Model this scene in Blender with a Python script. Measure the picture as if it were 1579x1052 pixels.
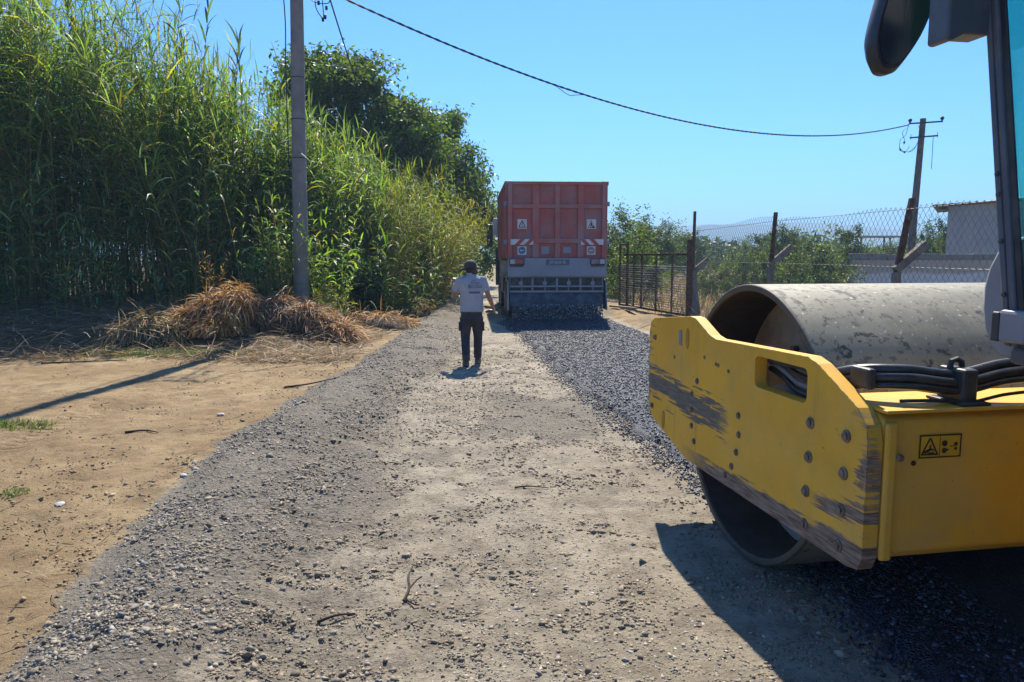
import bpy, bmesh, math, random
import numpy as np
from mathutils import Vector, Matrix

R = math.radians
random.seed(7)
rng = np.random.default_rng(11)
scene = bpy.context.scene
for o in list(bpy.data.objects):
    bpy.data.objects.remove(o)

# ------------------------------------------------------------------ camera
cam_d = bpy.data.cameras.new('camera')
cam_d.sensor_width = 36.0
cam_d.lens = 26.0
cam_d.clip_start = 0.05
cam_d.clip_end = 30000
cam = bpy.data.objects.new('camera', cam_d)
scene.collection.objects.link(cam)
cam.location = (0, 0, 1.65)
cam.rotation_euler = (R(90 - 6.555), 0, 0)
scene.camera = cam

# ------------------------------------------------------------------ sky and sun
SUN_EL, SUN_AZ = R(50), R(5)          # azimuth measured from +Y towards +X
world = bpy.data.worlds.new('World')
scene.world = world
world.use_nodes = True
wn = world.node_tree
wn.nodes.clear()
w_out = wn.nodes.new('ShaderNodeOutputWorld')
w_bg = wn.nodes.new('ShaderNodeBackground')
w_sky = wn.nodes.new('ShaderNodeTexSky')
w_sky.sky_type = 'NISHITA'
w_sky.sun_disc = False
w_sky.sun_elevation = SUN_EL
w_sky.sun_rotation = SUN_AZ
w_sky.altitude = 100
w_sky.air_density = 1.0
w_sky.dust_density = 0.2
w_sky.ozone_density = 3.0
w_bg.inputs['Strength'].default_value = 0.10
w_wb = wn.nodes.new('ShaderNodeMix'); w_wb.data_type = 'RGBA'; w_wb.blend_type = 'MULTIPLY'; w_wb.inputs[0].default_value = 1.0
w_wb.inputs[7].default_value = (.28, .655, 1.08, 1)      # white balance of the whole sky
wn.links.new(w_sky.outputs[0], w_wb.inputs[6])
wn.links.new(w_wb.outputs[2], w_bg.inputs['Color'])
wn.links.new(w_bg.outputs[0], w_out.inputs['Surface'])

sun_d = bpy.data.lights.new('sun', 'SUN')
sun_d.energy = 5.0
sun_d.angle = R(0.55)
sun_d.color = (1.0, 0.91, 0.75)
sun = bpy.data.objects.new('sun', sun_d)
scene.collection.objects.link(sun)
S = Vector((math.sin(SUN_AZ) * math.cos(SUN_EL), math.cos(SUN_AZ) * math.cos(SUN_EL), math.sin(SUN_EL)))
sun.rotation_euler = (-S).to_track_quat('-Z', 'Y').to_euler()
sun.location = (5, 20, 30)

vs = scene.view_settings
vs.view_transform = 'Standard'
vs.look = 'None'
vs.exposure = 0.95
vs.gamma = 1.0
vs.use_curve_mapping = False

# ------------------------------------------------------------------ helpers
def link(o):
    scene.collection.objects.link(o)
    return o

def tag(o, label=None, cat=None, group=None, kind=None):
    if label: o['label'] = label
    if cat: o['category'] = cat
    if group: o['group'] = group
    if kind: o['kind'] = kind
    return o

def thing(name, label, cat, loc=(0, 0, 0), rz=0.0, group=None):
    o = link(bpy.data.objects.new(name, None))
    o.location = loc
    o.rotation_euler = (0, 0, rz)
    o.empty_display_size = 0.2
    return tag(o, label, cat, group)

def np_mesh(name, V, F, mat=None, parent=None, col=None, smooth=False):
    """V (n,3), F (m,k) -> one mesh object; col (n,3) becomes the point attribute 'col'."""
    V = np.ascontiguousarray(V, dtype=np.float32)
    F = np.ascontiguousarray(F, dtype=np.int32)
    me = bpy.data.meshes.new(name)
    me.vertices.add(len(V))
    me.vertices.foreach_set('co', V.ravel())
    me.loops.add(F.size)
    me.loops.foreach_set('vertex_index', F.ravel())
    me.polygons.add(len(F))
    me.polygons.foreach_set('loop_start', np.arange(0, F.size, F.shape[1], dtype=np.int32))
    if smooth:
        me.polygons.foreach_set('use_smooth', np.ones(len(F), dtype=bool))
    me.update(calc_edges=True)
    if col is not None:
        a = me.attributes.new('col', 'FLOAT_COLOR', 'POINT')
        c = np.ones((len(V), 4), dtype=np.float32)
        c[:, :3] = col
        a.data.foreach_set('color', c.ravel())
    if mat: me.materials.append(mat)
    o = link(bpy.data.objects.new(name, me))
    if parent: o.parent = parent
    return o

class MB:
    """collects shapes, then builds one mesh object"""
    def __init__(s):
        s.v = []; s.f = []
    def add(s, vs, fs):
        n = len(s.v)
        s.v += [tuple(v) for v in vs]
        s.f += [tuple(i + n for i in f) for f in fs]
        return s
    def box(s, a, b, m=None):
        x0, y0, z0 = a; x1, y1, z1 = b
        vs = [Vector(q) for q in ((x0,y0,z0),(x1,y0,z0),(x1,y1,z0),(x0,y1,z0),(x0,y0,z1),(x1,y0,z1),(x1,y1,z1),(x0,y1,z1))]
        if m is not None: vs = [m @ v for v in vs]
        return s.add(vs, [(0,3,2,1),(4,5,6,7),(0,1,5,4),(1,2,6,5),(2,3,7,6),(3,0,4,7)])
    def prism(s, poly, a, b, axis=0):
        """poly: 2D outline, extruded from a to b along axis (0: poly is y,z; 1: x,z; 2: x,y)"""
        def P(q, t):
            return ((t, q[0], q[1]), (q[0], t, q[1]), (q[0], q[1], t))[axis]
        n = len(poly)
        vs = [P(q, a) for q in poly] + [P(q, b) for q in poly]
        fs = [tuple(range(n))[::-1], tuple(range(n, 2*n))] + [(i, (i+1) % n, n+(i+1) % n, n+i) for i in range(n)]
        return s.add(vs, fs)
    def tube(s, path, rad, n=8, cap=True):
        path = [Vector(p) for p in path]
        m = len(path)
        if not hasattr(rad, '__len__'): rad = [rad]*m
        vs = []
        for i, p in enumerate(path):
            d = (path[min(i+1, m-1)] - path[max(i-1, 0)])
            if d.length < 1e-9: d = Vector((0, 0, 1))
            d.normalize()
            if i == 0:
                ref = Vector((0, 0, 1)) if abs(d.z) < 0.95 else Vector((0, 1, 0))
                u = d.cross(ref).normalized()
            else:
                u = (u - d*u.dot(d)).normalized()      # carried along, so the tube never twists
            w = d.cross(u)
            for k in range(n):
                a = 2*math.pi*k/n
                vs.append(p + (u*math.cos(a) + w*math.sin(a))*rad[i])
        fs = [(i*n+k, i*n+(k+1) % n, (i+1)*n+(k+1) % n, (i+1)*n+k) for i in range(m-1) for k in range(n)]
        if cap: fs += [tuple(range(n))[::-1], tuple(range((m-1)*n, m*n))]
        return s.add(vs, fs)
    def lathe(s, prof, c, axis=2, n=32, close=False):
        """prof: (radius, t) pairs; axis of revolution through c"""
        vs = []
        for r, t in prof:
            for k in range(n):
                a = 2*math.pi*k/n
                p = [0, 0, 0]
                p[axis] = t; p[(axis+1) % 3] = r*math.cos(a); p[(axis+2) % 3] = r*math.sin(a)
                vs.append((p[0]+c[0], p[1]+c[1], p[2]+c[2]))
        m = len(prof)
        rg = range(m if close else m-1)
        fs = [(i*n+k, i*n+(k+1) % n, ((i+1) % m)*n+(k+1) % n, ((i+1) % m)*n+k) for i in rg for k in range(n)]
        return s.add(vs, fs)
    def loft(s, rings, cap=True):
        n = len(rings[0]); vs = [v for r in rings for v in r]; m = len(rings)
        fs = [(i*n+k, i*n+(k+1) % n, (i+1)*n+(k+1) % n, (i+1)*n+k) for i in range(m-1) for k in range(n)]
        if cap: fs += [tuple(range(n))[::-1], tuple(range((m-1)*n, m*n))]
        return s.add(vs, fs)
    def build(s, name, mat=None, parent=None, smooth=False, bevel=0.0, seg=2, loc=None):
        me = bpy.data.meshes.new(name)
        me.from_pydata(s.v, [], s.f)
        bm = bmesh.new(); bm.from_mesh(me)
        bmesh.ops.recalc_face_normals(bm, faces=bm.faces)
        bm.to_mesh(me); bm.free()
        if smooth:
            me.polygons.foreach_set('use_smooth', [True]*len(me.polygons))
            if smooth != 'all':
                me.set_sharp_from_angle(angle=R(40))
        if mat: me.materials.append(mat)
        o = link(bpy.data.objects.new(name, me))
        if parent: o.parent = parent
        if loc: o.location = loc
        if bevel:
            b = o.modifiers.new('bevel', 'BEVEL')
            b.width = bevel; b.segments = seg; b.limit_method = 'ANGLE'; b.angle_limit = R(35)
        return o

# --- numpy value noise
_perm = np.random.default_rng(3).random((512, 512)).astype(np.float32)
def vnoise(x, y):
    x = np.asarray(x, float); y = np.asarray(y, float)
    xi = np.floor(x).astype(int); yi = np.floor(y).astype(int)
    fx = x - xi; fy = y - yi
    fx = fx*fx*(3-2*fx); fy = fy*fy*(3-2*fy)
    a = _perm[xi % 512, yi % 512]; b = _perm[(xi+1) % 512, yi % 512]
    c = _perm[xi % 512, (yi+1) % 512]; d = _perm[(xi+1) % 512, (yi+1) % 512]
    return (a*(1-fx)+b*fx)*(1-fy) + (c*(1-fx)+d*fx)*fy
def fbm(x, y, oct=4):
    s = 0; a = .5
    for i in range(oct):
        s = s + a*vnoise(x*2**i + 17.3*i, y*2**i + 9.1*i); a *= .5
    return s/(1-.5**oct)
def sst(a, b, x):
    t = np.clip((np.asarray(x, float)-a)/(b-a), 0, 1)
    return t*t*(3-2*t)

# --- node expressions
class E:
    def __init__(s, nt, sock): s.nt = nt; s.s = sock
    def _m(s, op, *o, clamp=False):
        n = s.nt.nodes.new('ShaderNodeMath'); n.operation = op; n.use_clamp = clamp
        for i, q in enumerate((s,)+o):
            if isinstance(q, E): s.nt.links.new(q.s, n.inputs[i])
            else: n.inputs[i].default_value = q
        return E(s.nt, n.outputs[0])
    def __add__(s, o): return s._m('ADD', o)
    def __sub__(s, o): return s._m('SUBTRACT', o)
    def __mul__(s, o): return s._m('MULTIPLY', o)
    def __truediv__(s, o): return s._m('DIVIDE', o)
    def __rsub__(s, o): return s._m('MULTIPLY', -1.0)._m('ADD', o)
    __radd__ = __add__; __rmul__ = __mul__
    def mx(s, o): return s._m('MAXIMUM', o)
    def mn(s, o): return s._m('MINIMUM', o)
    def abs(s): return s._m('ABSOLUTE')
    def ss(s, a, b):
        n = s.nt.nodes.new('ShaderNodeMapRange'); n.interpolation_type = 'SMOOTHSTEP'
        s.nt.links.new(s.s, n.inputs[0]); n.inputs[1].default_value = a; n.inputs[2].default_value = b
        return E(s.nt, n.outputs[0])

class Mat:
    def __init__(s, name):
        s.m = bpy.data.materials.new(name); s.m.use_nodes = True
        s.nt = s.m.node_tree; s.nt.nodes.clear()
        s.out = s.nt.nodes.new('ShaderNodeOutputMaterial')
        s.p = s.nt.nodes.new('ShaderNodeBsdfPrincipled')
        s.nt.links.new(s.p.outputs[0], s.out.inputs[0])
        s.tc = s.nt.nodes.new('ShaderNodeTexCoord')
    def co(s, kind='Object', scale=(1, 1, 1)):
        mp = s.nt.nodes.new('ShaderNodeMapping'); mp.inputs['Scale'].default_value = scale
        s.nt.links.new(s.tc.outputs[kind], mp.inputs[0]); return mp.outputs[0]
    def xyz(s, kind='Object'):
        n = s.nt.nodes.new('ShaderNodeSeparateXYZ'); s.nt.links.new(s.tc.outputs[kind], n.inputs[0])
        return [E(s.nt, q) for q in n.outputs]
    def noise(s, scale, detail=4, rough=.55, co=None, dist=0.0):
        n = s.nt.nodes.new('ShaderNodeTexNoise'); n.inputs['Scale'].default_value = scale
        n.inputs['Detail'].default_value = detail; n.inputs['Roughness'].default_value = rough
        n.inputs['Distortion'].default_value = dist
        s.nt.links.new(co or s.co(), n.inputs['Vector']); return E(s.nt, n.outputs[0])
    def voro(s, scale, co=None, out=0, feature='F1'):
        n = s.nt.nodes.new('ShaderNodeTexVoronoi'); n.feature = feature; n.inputs['Scale'].default_value = scale
        s.nt.links.new(co or s.co(), n.inputs['Vector']); return E(s.nt, n.outputs[out])
    def attr(s, name, sep=False):
        n = s.nt.nodes.new('ShaderNodeAttribute'); n.attribute_name = name
        if not sep: return n.outputs['Color']
        q = s.nt.nodes.new('ShaderNodeSeparateColor'); s.nt.links.new(n.outputs['Color'], q.inputs[0])
        return [E(s.nt, k) for k in q.outputs]
    def mix(s, f, a, b, mode='MIX'):
        n = s.nt.nodes.new('ShaderNodeMix'); n.data_type = 'RGBA'; n.blend_type = mode
        for i, q in ((0, f), (6, a), (7, b)):
            if isinstance(q, E): s.nt.links.new(q.s, n.inputs[i])
            elif hasattr(q, 'is_output'): s.nt.links.new(q, n.inputs[i])
            elif i == 0: n.inputs[0].default_value = q
            else: n.inputs[i].default_value = tuple(q)+(1,) if len(q) == 3 else q
        return n.outputs[2]
    def set(s, **k):
        for key, q in k.items():
            i = s.p.inputs[{'col': 'Base Color', 'rough': 'Roughness', 'metal': 'Metallic', 'spec': 'Specular IOR Level', 'alpha': 'Alpha',
                            'trans': 'Transmission Weight', 'coat': 'Coat Weight', 'ior': 'IOR'}[key]]
            if isinstance(q, E): s.nt.links.new(q.s, i)
            elif hasattr(q, 'is_output'): s.nt.links.new(q, i)
            elif hasattr(q, '__len__'): i.default_value = tuple(q)+(1,)
            else: i.default_value = q
        return s
    def bump(s, h, strength=.5, dist=.01):
        n = s.nt.nodes.new('ShaderNodeBump'); n.inputs['Strength'].default_value = strength; n.inputs['Distance'].default_value = dist
        s.nt.links.new(h.s, n.inputs['Height']); s.nt.links.new(n.outputs[0], s.p.inputs['Normal']); return s

def pbr(name, col, rough=.6, metal=0.0, var=.25, scale=6.0, bump=.2, bs=40.0, dist=.004, dust=None, dusts=3.0, dustmax=.6):
    """base colour with uneven tone, grain and optional dust patches"""
    m = Mat(name)
    n1 = m.noise(scale, 5, .6)
    c = m.mix(n1.ss(.3, .7), tuple(v*(1-var) for v in col), tuple(min(1, v*(1+var)) for v in col))
    if dust:
        c = m.mix((m.noise(dusts, 6, .65)).ss(.42, .72)*dustmax, c, dust)
    m.set(col=c, rough=(m.noise(scale*2.3, 4)*.3 + (rough-.15)), metal=metal)
    if bump: m.bump(m.noise(bs, 5, .6), bump, dist)
    return m.m

def leaf_mat(name, trans=.45, tint=(1.25, 1.3, .45), rough=.45):
    """leaf colour from the point attribute 'col'; light passes through"""
    m = Mat(name)
    c = m.attr('col')
    m.set(col=c, rough=rough, spec=.35)
    t = m.nt.nodes.new('ShaderNodeBsdfTranslucent')
    m.nt.links.new(m.mix(1.0, c, tuple(tint), 'MULTIPLY'), t.inputs[0])
    mx = m.nt.nodes.new('ShaderNodeMixShader'); mx.inputs[0].default_value = trans
    m.nt.links.new(m.p.outputs[0], mx.inputs[1]); m.nt.links.new(t.outputs[0], mx.inputs[2])
    m.nt.links.new(mx.outputs[0], m.out.inputs[0])
    return m.m
# ------------------------------------------------------------------ the lie of the land
def gravel_edge(Y):
    return np.interp(Y, [-10, 0, 2.8, 3.6, 4.5, 6.3, 7.3, 8.5, 10.1, 11.7, 13.9, 20, 25, 60, 300],
                     [-1.5, -1.75, -1.99, -2.17, -2.34, -2.59, -2.54, -2.56, -2.45, -2.40, -2.36, -2.42, -2.45, -6.0, -60])
def asphalt_left(Y):
    return np.interp(Y, [-10, 0, 2.72, 3.74, 5.6, 7.92, 10.1, 14.5, 18, 25, 30], [2.2, 1.78, 1.65, 1.60, 1.32, .99, .72, .33, -.15, -.5, -.8])
def asphalt_right(Y):
    return np.interp(Y, [-10, 0, 5, 10, 15, 18, 20.5, 25, 30], [5.2, 4.75, 4.3, 3.5, 2.88, 2.56, 2.45, 2.2, 1.9])

def ground_z(X, Y):
    X = np.asarray(X, float); Y = np.asarray(Y, float)
    d = X - gravel_edge(Y) + .25*(fbm(X*1.1, Y*1.1, 3)-.5)
    near = 1 - sst(30, 60, Y)
    z = .05*(fbm(X*.35, Y*.35, 3)-.5) * near
    # windrow of loose gravel along the left edge
    amp = .55 + .9*(fbm(X*.5+3, Y*.5, 2)-.3)
    z = z + near*.17*np.clip(amp, .25, 1.3)*np.exp(-((d-.42)/np.where(d < .42, .26, .55))**2)
    z = z + near*sst(-.1, .15, d)*(1-sst(1.4, 2.2, d))*.034*(fbm(X*6, Y*6, 3)-.5)*2
    # cleated tyre ridges across the gravel and the soil
    tr = np.exp(-((d-1.05)/.17)**2)*sst(2, 4, Y)
    z = z - near*tr*(.018 + .012*np.sin(Y*42 + 9*(X+.3*Y)))
    tr2 = np.exp(-((X + 3.6 + .12*Y)/.14)**2) + np.exp(-((X + 5.1 - .10*Y)/.14)**2)
    z = z - near*tr2*(1-sst(9, 11.5, Y))*(.018 + .014*np.sin(Y*55))
    # rutted compact road
    road = sst(.9, 1.5, d)*(1-sst(asphalt_left(Y)-.1, asphalt_left(Y)+.2, X))
    z = z + near*road*(.035*(fbm(X*2.2, Y*1.1, 4)-.5) + .026*(fbm(X*9, Y*7, 3)-.5) + .014*(fbm(X*19, Y*15, 2)-.5))
    # bare soil, lumpy
    soil = 1 - sst(-.2, .1, d)
    z = z + near*soil*(.035*(fbm(X*1.6, Y*1.6, 4)-.5) + .026*(fbm(X*8, Y*8, 3)-.5) + .012*(fbm(X*17, Y*15, 2)-.5))
    # bank under the reeds
    bank = sst(12.2, 17.2, Y + .35*(X+6)*(X > -6))*sst(-.6, -2.6, d)
    z = z + .62*bank*(.85+.3*fbm(X*.8, Y*.8, 3))
    # sandy verge on the right, in front of the gate
    v = sst(asphalt_right(Y)+.1, asphalt_right(Y)+.7, X)
    z = z + near*v*(1-sst(5.5, 9, X))*(.09+.14*(fbm(X*1.3, Y*1.3, 3)-.4))
    return z

def axis_pts(segs):
    out = []
    for a, b, st0, st1 in segs:
        t = a
        while t < b:
            out.append(t)
            k = (t-a)/(b-a)
            t += st0*(st1/st0)**k
    out.append(segs[-1][1])
    return np.array(out)
gx = np.concatenate([-axis_pts([(7.5, 14, .08, .4), (14, 40, .5, 4), (40, 6000, 25, 1200)])[::-1],
                     axis_pts([(-7.49, 2.6, .036, .036), (2.6, 6, .07, .2), (6, 40, .25, 4), (40, 6000, 25, 1200)])])
gy = axis_pts([(-4000, -12, 1000, 40), (-12, 1.8, 2, .1), (1.8, 11, .031, .045), (11, 30, .06, .5), (30, 80, .8, 6), (80, 8000, 40, 1200)])
GX, GY = np.meshgrid(gx, gy)
GZ = ground_z(GX, GY)
nx, ny = len(gx), len(gy)
idx = np.arange(nx*ny).reshape(ny, nx)
F = np.stack([idx[:-1, :-1], idx[:-1, 1:], idx[1:, 1:], idx[1:, :-1]], -1).reshape(-1, 4)
gd = GX - gravel_edge(GY) + .22*(fbm(GX*2.3, GY*2.3, 4)-.5)*2*.6
m_grav = sst(-.08, .1, gd)*(1-.92*sst(.75, 1.9, gd + 1.1*(fbm(GX*.9, GY*.55, 3)-.5)))
m_road = sst(-.08, .1, gd)
m_field = np.maximum(sst(0, .6, GX-asphalt_right(GY)-2.0+.8*(fbm(GX, GY)-.5)), 1-sst(-13, -9, GX+.5))
m_field = np.maximum(m_field, sst(42, 60, GY))
m_sand = sst(0, .25, GX-asphalt_right(GY)-.12)*(1-m_field)
m_road = m_road*(1-m_field)
m_litter = sst(11.6, 13.2, GY + .35*(GX+6)*(GX > -6) + 1.5*(fbm(GX*1.2, GY*1.2)-.5))*(1-sst(-.5, -.05, gd))
m_grav = m_grav*(.62+.38*sst(.38, .62, fbm(GX*1.4+7, GY*1.1, 4)))*(1-.25*sst(.9, 1.6, gd))
m_grav = np.maximum(m_grav, sst(-.08, .1, gd)*.55*sst(.56, .68, fbm(GX*.8+2, GY*.5, 4)))
col = np.stack([m_grav*(1-m_field), m_road*(1-m_sand), m_field], -1).reshape(-1, 3)

g = Mat('ground_earth')
P = g.co('Object')
zones = g.attr('col', True)
gr, rd, fl = zones
n_big = g.noise(.7, 5, .6, P); n_mid = g.noise(4, 6, .65, P); n_fin = g.noise(38, 6, .7, P); n_vf = g.noise(160, 3, .7, P)
st1 = g.voro(85, P); st2 = g.voro(38, P)
stc = g.voro(85, P, 1); stc2 = g.voro(38, P, 1)
soil = g.mix(n_big.ss(.35, .7), (.255, .18, .095), (.40, .30, .172))
soil = g.mix(n_mid.ss(.35, .7)*.65, soil, (.20, .13, .07))
soil = g.mix(n_fin.ss(.62, .8)*.35, soil, (.12, .085, .055))
soil = g.mix(g.noise(2.1, 9, .75, P).ss(.50, .64)*.7, soil, (.165, .115, .068))
road = g.mix(n_big.ss(.35, .65), (.315, .27, .202), (.405, .354, .272))
road = g.mix((n_mid*.7+n_fin*.3).ss(.42, .66), road, (.175, .145, .110))
road = g.mix(n_fin.ss(.55, .75)*.6, road, (.115, .094, .072))
crumb = g.noise(13, 8, .78, P)
road = g.mix(crumb.ss(.56, .66)*.75, road, (.105, .085, .062))
road = g.mix(crumb.ss(.34, .44)*-1.0+1.0, road, (.44, .365, .265)) if False else road
road = g.mix((n_vf*.6+n_mid*.4).ss(.52, .70)*.5, road, (.46, .40, .31))
grav = g.mix(n_mid.ss(.3, .7), (.165, .146, .117), (.265, .235, .188))
sepv = g.nt.nodes.new('ShaderNodeSeparateColor'); g.nt.links.new(stc2.s, sepv.inputs[0])
gv = E(g.nt, sepv.outputs[0])
grav = g.mix(gv.ss(.1, .9)*.7, grav, (.30, .27, .235))
grav = g.mix(st2.ss(.35, .75)*.5, grav, (.07, .06, .05))
field = g.mix(n_big.ss(.3, .7), (.26, .185, .095), (.16, .15, .06))
field = g.mix(n_mid.ss(.45, .7)*.6, field, (.36, .28, .16))
sh = gr*1.0
edge = (gr + (n_fin-.5)*.9 + (n_mid-.5)*.5).ss(.15, .85)
rde = (rd + (n_fin-.5)*.9 + (n_mid-.5)*.7).ss(.2, .8)
c = g.mix(rde, soil, road)
c = g.mix(edge, c, grav)
c = g.mix(fl, c, field)
g.set(col=c, rough=.92, spec=.2)
hgt = n_fin*.6 + n_mid*.6 + crumb*.9 + (1-st1)*.45*edge + (1-st2)*.5*edge + n_vf*.22
g.bump(hgt, 1.0, .028)
lit = E(g.nt, g.attr('litter'))
GC = c
c = g.mix((lit+(n_mid-.5)*.6).ss(.3, .6)*.85, GC, g.mix(n_fin.ss(.35, .65), (.085, .062, .042), (.20, .15, .10)))
g.set(col=c)
ground = np_mesh('ground', np.stack([GX, GY, GZ], -1).reshape(-1, 3), F, g.m, col=col, smooth=True)
_la = ground.data.attributes.new('litter', 'FLOAT', 'POINT'); _la.data.foreach_set('value', m_litter.astype(np.float32).ravel())
tag(ground, 'brown bare earth and rutted beige gravel road running to the horizon', 'ground', kind='structure')

# ------------------------------------------------------------------ fresh asphalt layer
ays = axis_pts([(-2, 2.4, .3, .06), (2.4, 12, .05, .06), (12, 27, .06, .3)])
us = np.concatenate([[0, .006, .014, .024], np.linspace(.035, .965, 58), [.98, .99, 1.0]])
AY, AU = np.meshgrid(ays, us, indexing='ij')
AL = asphalt_left(AY) + .10*(fbm(AY*2.2, AY*0+3, 4)-.5)*2 + .03*(vnoise(AY*14, AY*0)-.5)
AR = asphalt_right(AY) + .15*(fbm(AY*1.5, AY*0+8, 4)-.5)*2
AX = AL + (AR-AL)*AU
prof = np.minimum(sst(0, .03, AU), sst(0, .025, 1-AU))
AZ = ground_z(AX, AY) - .02 + prof*(.062 + .022*(fbm(AX*7, AY*7, 3)-.5) + .02*(fbm(AX*24, AY*24, 2)-.5))
idx = np.arange(AX.size).reshape(AX.shape)
F = np.stack([idx[:-1, :-1], idx[1:, :-1], idx[1:, 1:], idx[:-1, 1:]], -1).reshape(-1, 4)
a = Mat('fresh_asphalt')
P = a.co('Object')
v1 = a.voro(70, P); v2 = a.voro(120, P); nn = a.noise(2.2, 4, .6, P)
vc = a.nt.nodes.new('ShaderNodeSeparateColor'); a.nt.links.new(a.voro(70, P, 1).s, vc.inputs[0])
c = a.mix(E(a.nt, vc.outputs[0]).ss(.2, 1), (.012, .016, .026), (.042, .052, .076))
c = a.mix(nn.ss(.55, .75)*.2, c, (.12, .12, .125))
a.set(col=c, rough=.5, spec=.4)
a.bump((1-v1)*.7+(1-v2)*.4, .9, .02)
asph = np_mesh('asphalt_layer', np.stack([AX, AY, AZ], -1).reshape(-1, 3), F, a.m, smooth=True)
tag(asph, 'fresh dark blue-grey asphalt strip laid behind the truck', 'road', kind='structure')

def asphalt_z(X, Y):
    u = (X-asphalt_left(Y))/(asphalt_right(Y)-asphalt_left(Y))
    pr = np.minimum(sst(-.01, .03, u), sst(-.01, .025, 1-u))
    return ground_z(X, Y) - .02 + pr*(.062 + .022*(fbm(X*7, Y*7, 3)-.5) + .02*(fbm(X*24, Y*24, 2)-.5))

# ------------------------------------------------------------------ loose stones (nobody could count them)
_cube = np.array([(-1,-1,-1),(1,-1,-1),(1,1,-1),(-1,1,-1),(-1,-1,1),(1,-1,1),(1,1,1),(-1,1,1)], float)
_cubef = np.array([(0,3,2,1),(4,5,6,7),(0,1,5,4),(1,2,6,5),(2,3,7,6),(3,0,4,7)])
_octa = np.array([(1,0,.15),(0,1,-.1),(-1,0,.1),(0,-1,-.15),(.2,.1,1),(-.1,-.2,-1)], float)*1.25
_octaf = np.array([(0,1,4),(1,2,4),(2,3,4),(3,0,4),(1,0,5),(2,1,5),(3,2,5),(0,3,5)])
def rand_rot(n, tilt):
    a = rng.uniform(0, 2*np.pi, n); b = rng.normal(0, tilt, n); c = rng.normal(0, tilt, n)
    ca, sa, cb, sb, cc, sc = np.cos(a), np.sin(a), np.cos(b), np.sin(b), np.cos(c), np.sin(c)
    z = np.zeros(n); o = np.ones(n)
    Rz = np.array([[ca, -sa, z], [sa, ca, z], [z, z, o]]).transpose(2, 0, 1)
    Rx = np.array([[o, z, z], [z, cb, -sb], [z, sb, cb]]).transpose(2, 0, 1)
    Ry = np.array([[cc, z, sc], [z, o, z], [-sc, z, cc]]).transpose(2, 0, 1)
    return Rz @ Rx @ Ry
def stones(name, X, Y, Z, size, cols, mat, tilt=.35, flat=(.45, .8), sink=.3, parent=None):
    n = len(X)
    sc = np.stack([size*rng.uniform(.7, 1.25, n), size*rng.uniform(.6, 1.0, n), size*rng.uniform(*flat, n)], -1)*.5
    v = _octa[None]*rng.uniform(.7, 1.15, (n, 6, 1)) + rng.normal(0, .22, (n, 6, 3))
    v = v*sc[:, None]
    v = np.einsum('nij,nkj->nki', rand_rot(n, tilt), v)
    c = np.stack([X, Y, Z + sc[:, 2]*(1-2*sink)], -1)
    V = (v + c[:, None]).reshape(-1, 3)
    Fc = (_octaf[None] + 6*np.arange(n)[:, None, None]).reshape(-1, 3)
    return np_mesh(name, V, Fc, mat, parent, np.repeat(cols, 6, 0))
def pick_y(n, y0, y1, p):
    u = rng.random(n); q = 1-p
    return (y0**q + u*(y1**q-y0**q))**(1/q)
sm = Mat('loose_stone'); sm.set(col=sm.mix(sm.noise(60, 4).ss(.3, .7)*.35, sm.attr('col'), (.10, .09, .08)), rough=.85, spec=.3)
stone_mat = sm.m
def grey_cols(n, lo, hi, warm=.05):
    v = rng.uniform(lo, hi, n)**1.0
    w = rng.normal(warm, .05, n)
    return np.clip(np.stack([v*(1+w), v, v*(1-w*1.5)], -1), .01, .8)
# gravel windrow
n = 46000
Y = pick_y(n, 2.3, 17, 1.35); d = np.where(rng.random(n) < .88, np.abs(rng.normal(.15, .75, n))-.03, rng.uniform(0, 3.4, n)); X = gravel_edge(Y) + d
k = (d > -.25) & (rng.random(n) < .25 + .75*sst(-.05, .2, d)) & (X < asphalt_left(Y))
k &= rng.random(n) < .12 + 1.0*sst(.42, .62, fbm(X*2.0, Y*2.0, 4))
X, Y = X[k], Y[k]; n = len(X)
sz = rng.lognormal(math.log(.0092), .55, n)*(1+.06*Y)
o = stones('gravel', X, Y, ground_z(X, Y), np.clip(sz, .004, .045), np.where(rng.random((n, 1)) < .55, grey_cols(n, .20, .38, .15), grey_cols(n, .11, .27, .12)), stone_mat, sink=.42)
tag(o, 'loose grey crushed gravel heaped along the road edge', 'gravel', kind='stuff')
# pebbles set in the road surface
n = 26000
Y = pick_y(n, 2.3, 14, 1.6); gl = gravel_edge(Y)+1.2; al = asphalt_left(Y)+.05
X = gl + (al-gl)*rng.random(n)
k = rng.random(n) < .15 + 1.1*sst(.4, .65, fbm(X*1.7+5, Y*1.4, 3))
X, Y = X[k], Y[k]; n = len(X)
sz = np.clip(rng.lognormal(math.log(.0085), .45, n)*(1+.06*Y), .004, .03)
o = stones('road_pebbles', X, Y, ground_z(X, Y), sz, np.where(rng.random((n, 1)) < .6, grey_cols(n, .22, .52, .14), grey_cols(n, .12, .28, .10)), stone_mat, tilt=.2, flat=(.3, .6), sink=.55)
tag(o, 'small pale pebbles pressed into the compacted beige road', 'gravel', kind='stuff')
# crumbs of the road's own earth
n = 48000
Y = pick_y(n, 2.3, 13, 1.5); gl = gravel_edge(Y)+.8; al = asphalt_left(Y)+.03
X = gl + (al-gl)*rng.random(n)
k = rng.random(n) < .04 + 1.2*sst(.45, .62, fbm(X*3.6+1, Y*4.4+4, 4))
X, Y = X[k], Y[k]; n = len(X)
cc = np.array([.27, .222, .158])*np.exp(rng.normal(0, .2, (n, 1)))
o = stones('road_crumbs', X, Y, ground_z(X, Y), np.clip(rng.lognormal(math.log(.0085), .5, n)*(1+.09*Y), .004, .05), cc, stone_mat, tilt=.3, flat=(.35, .7), sink=.4)
tag(o, 'loose beige earth crumbs on the compacted road', 'soil', kind='stuff')
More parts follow.
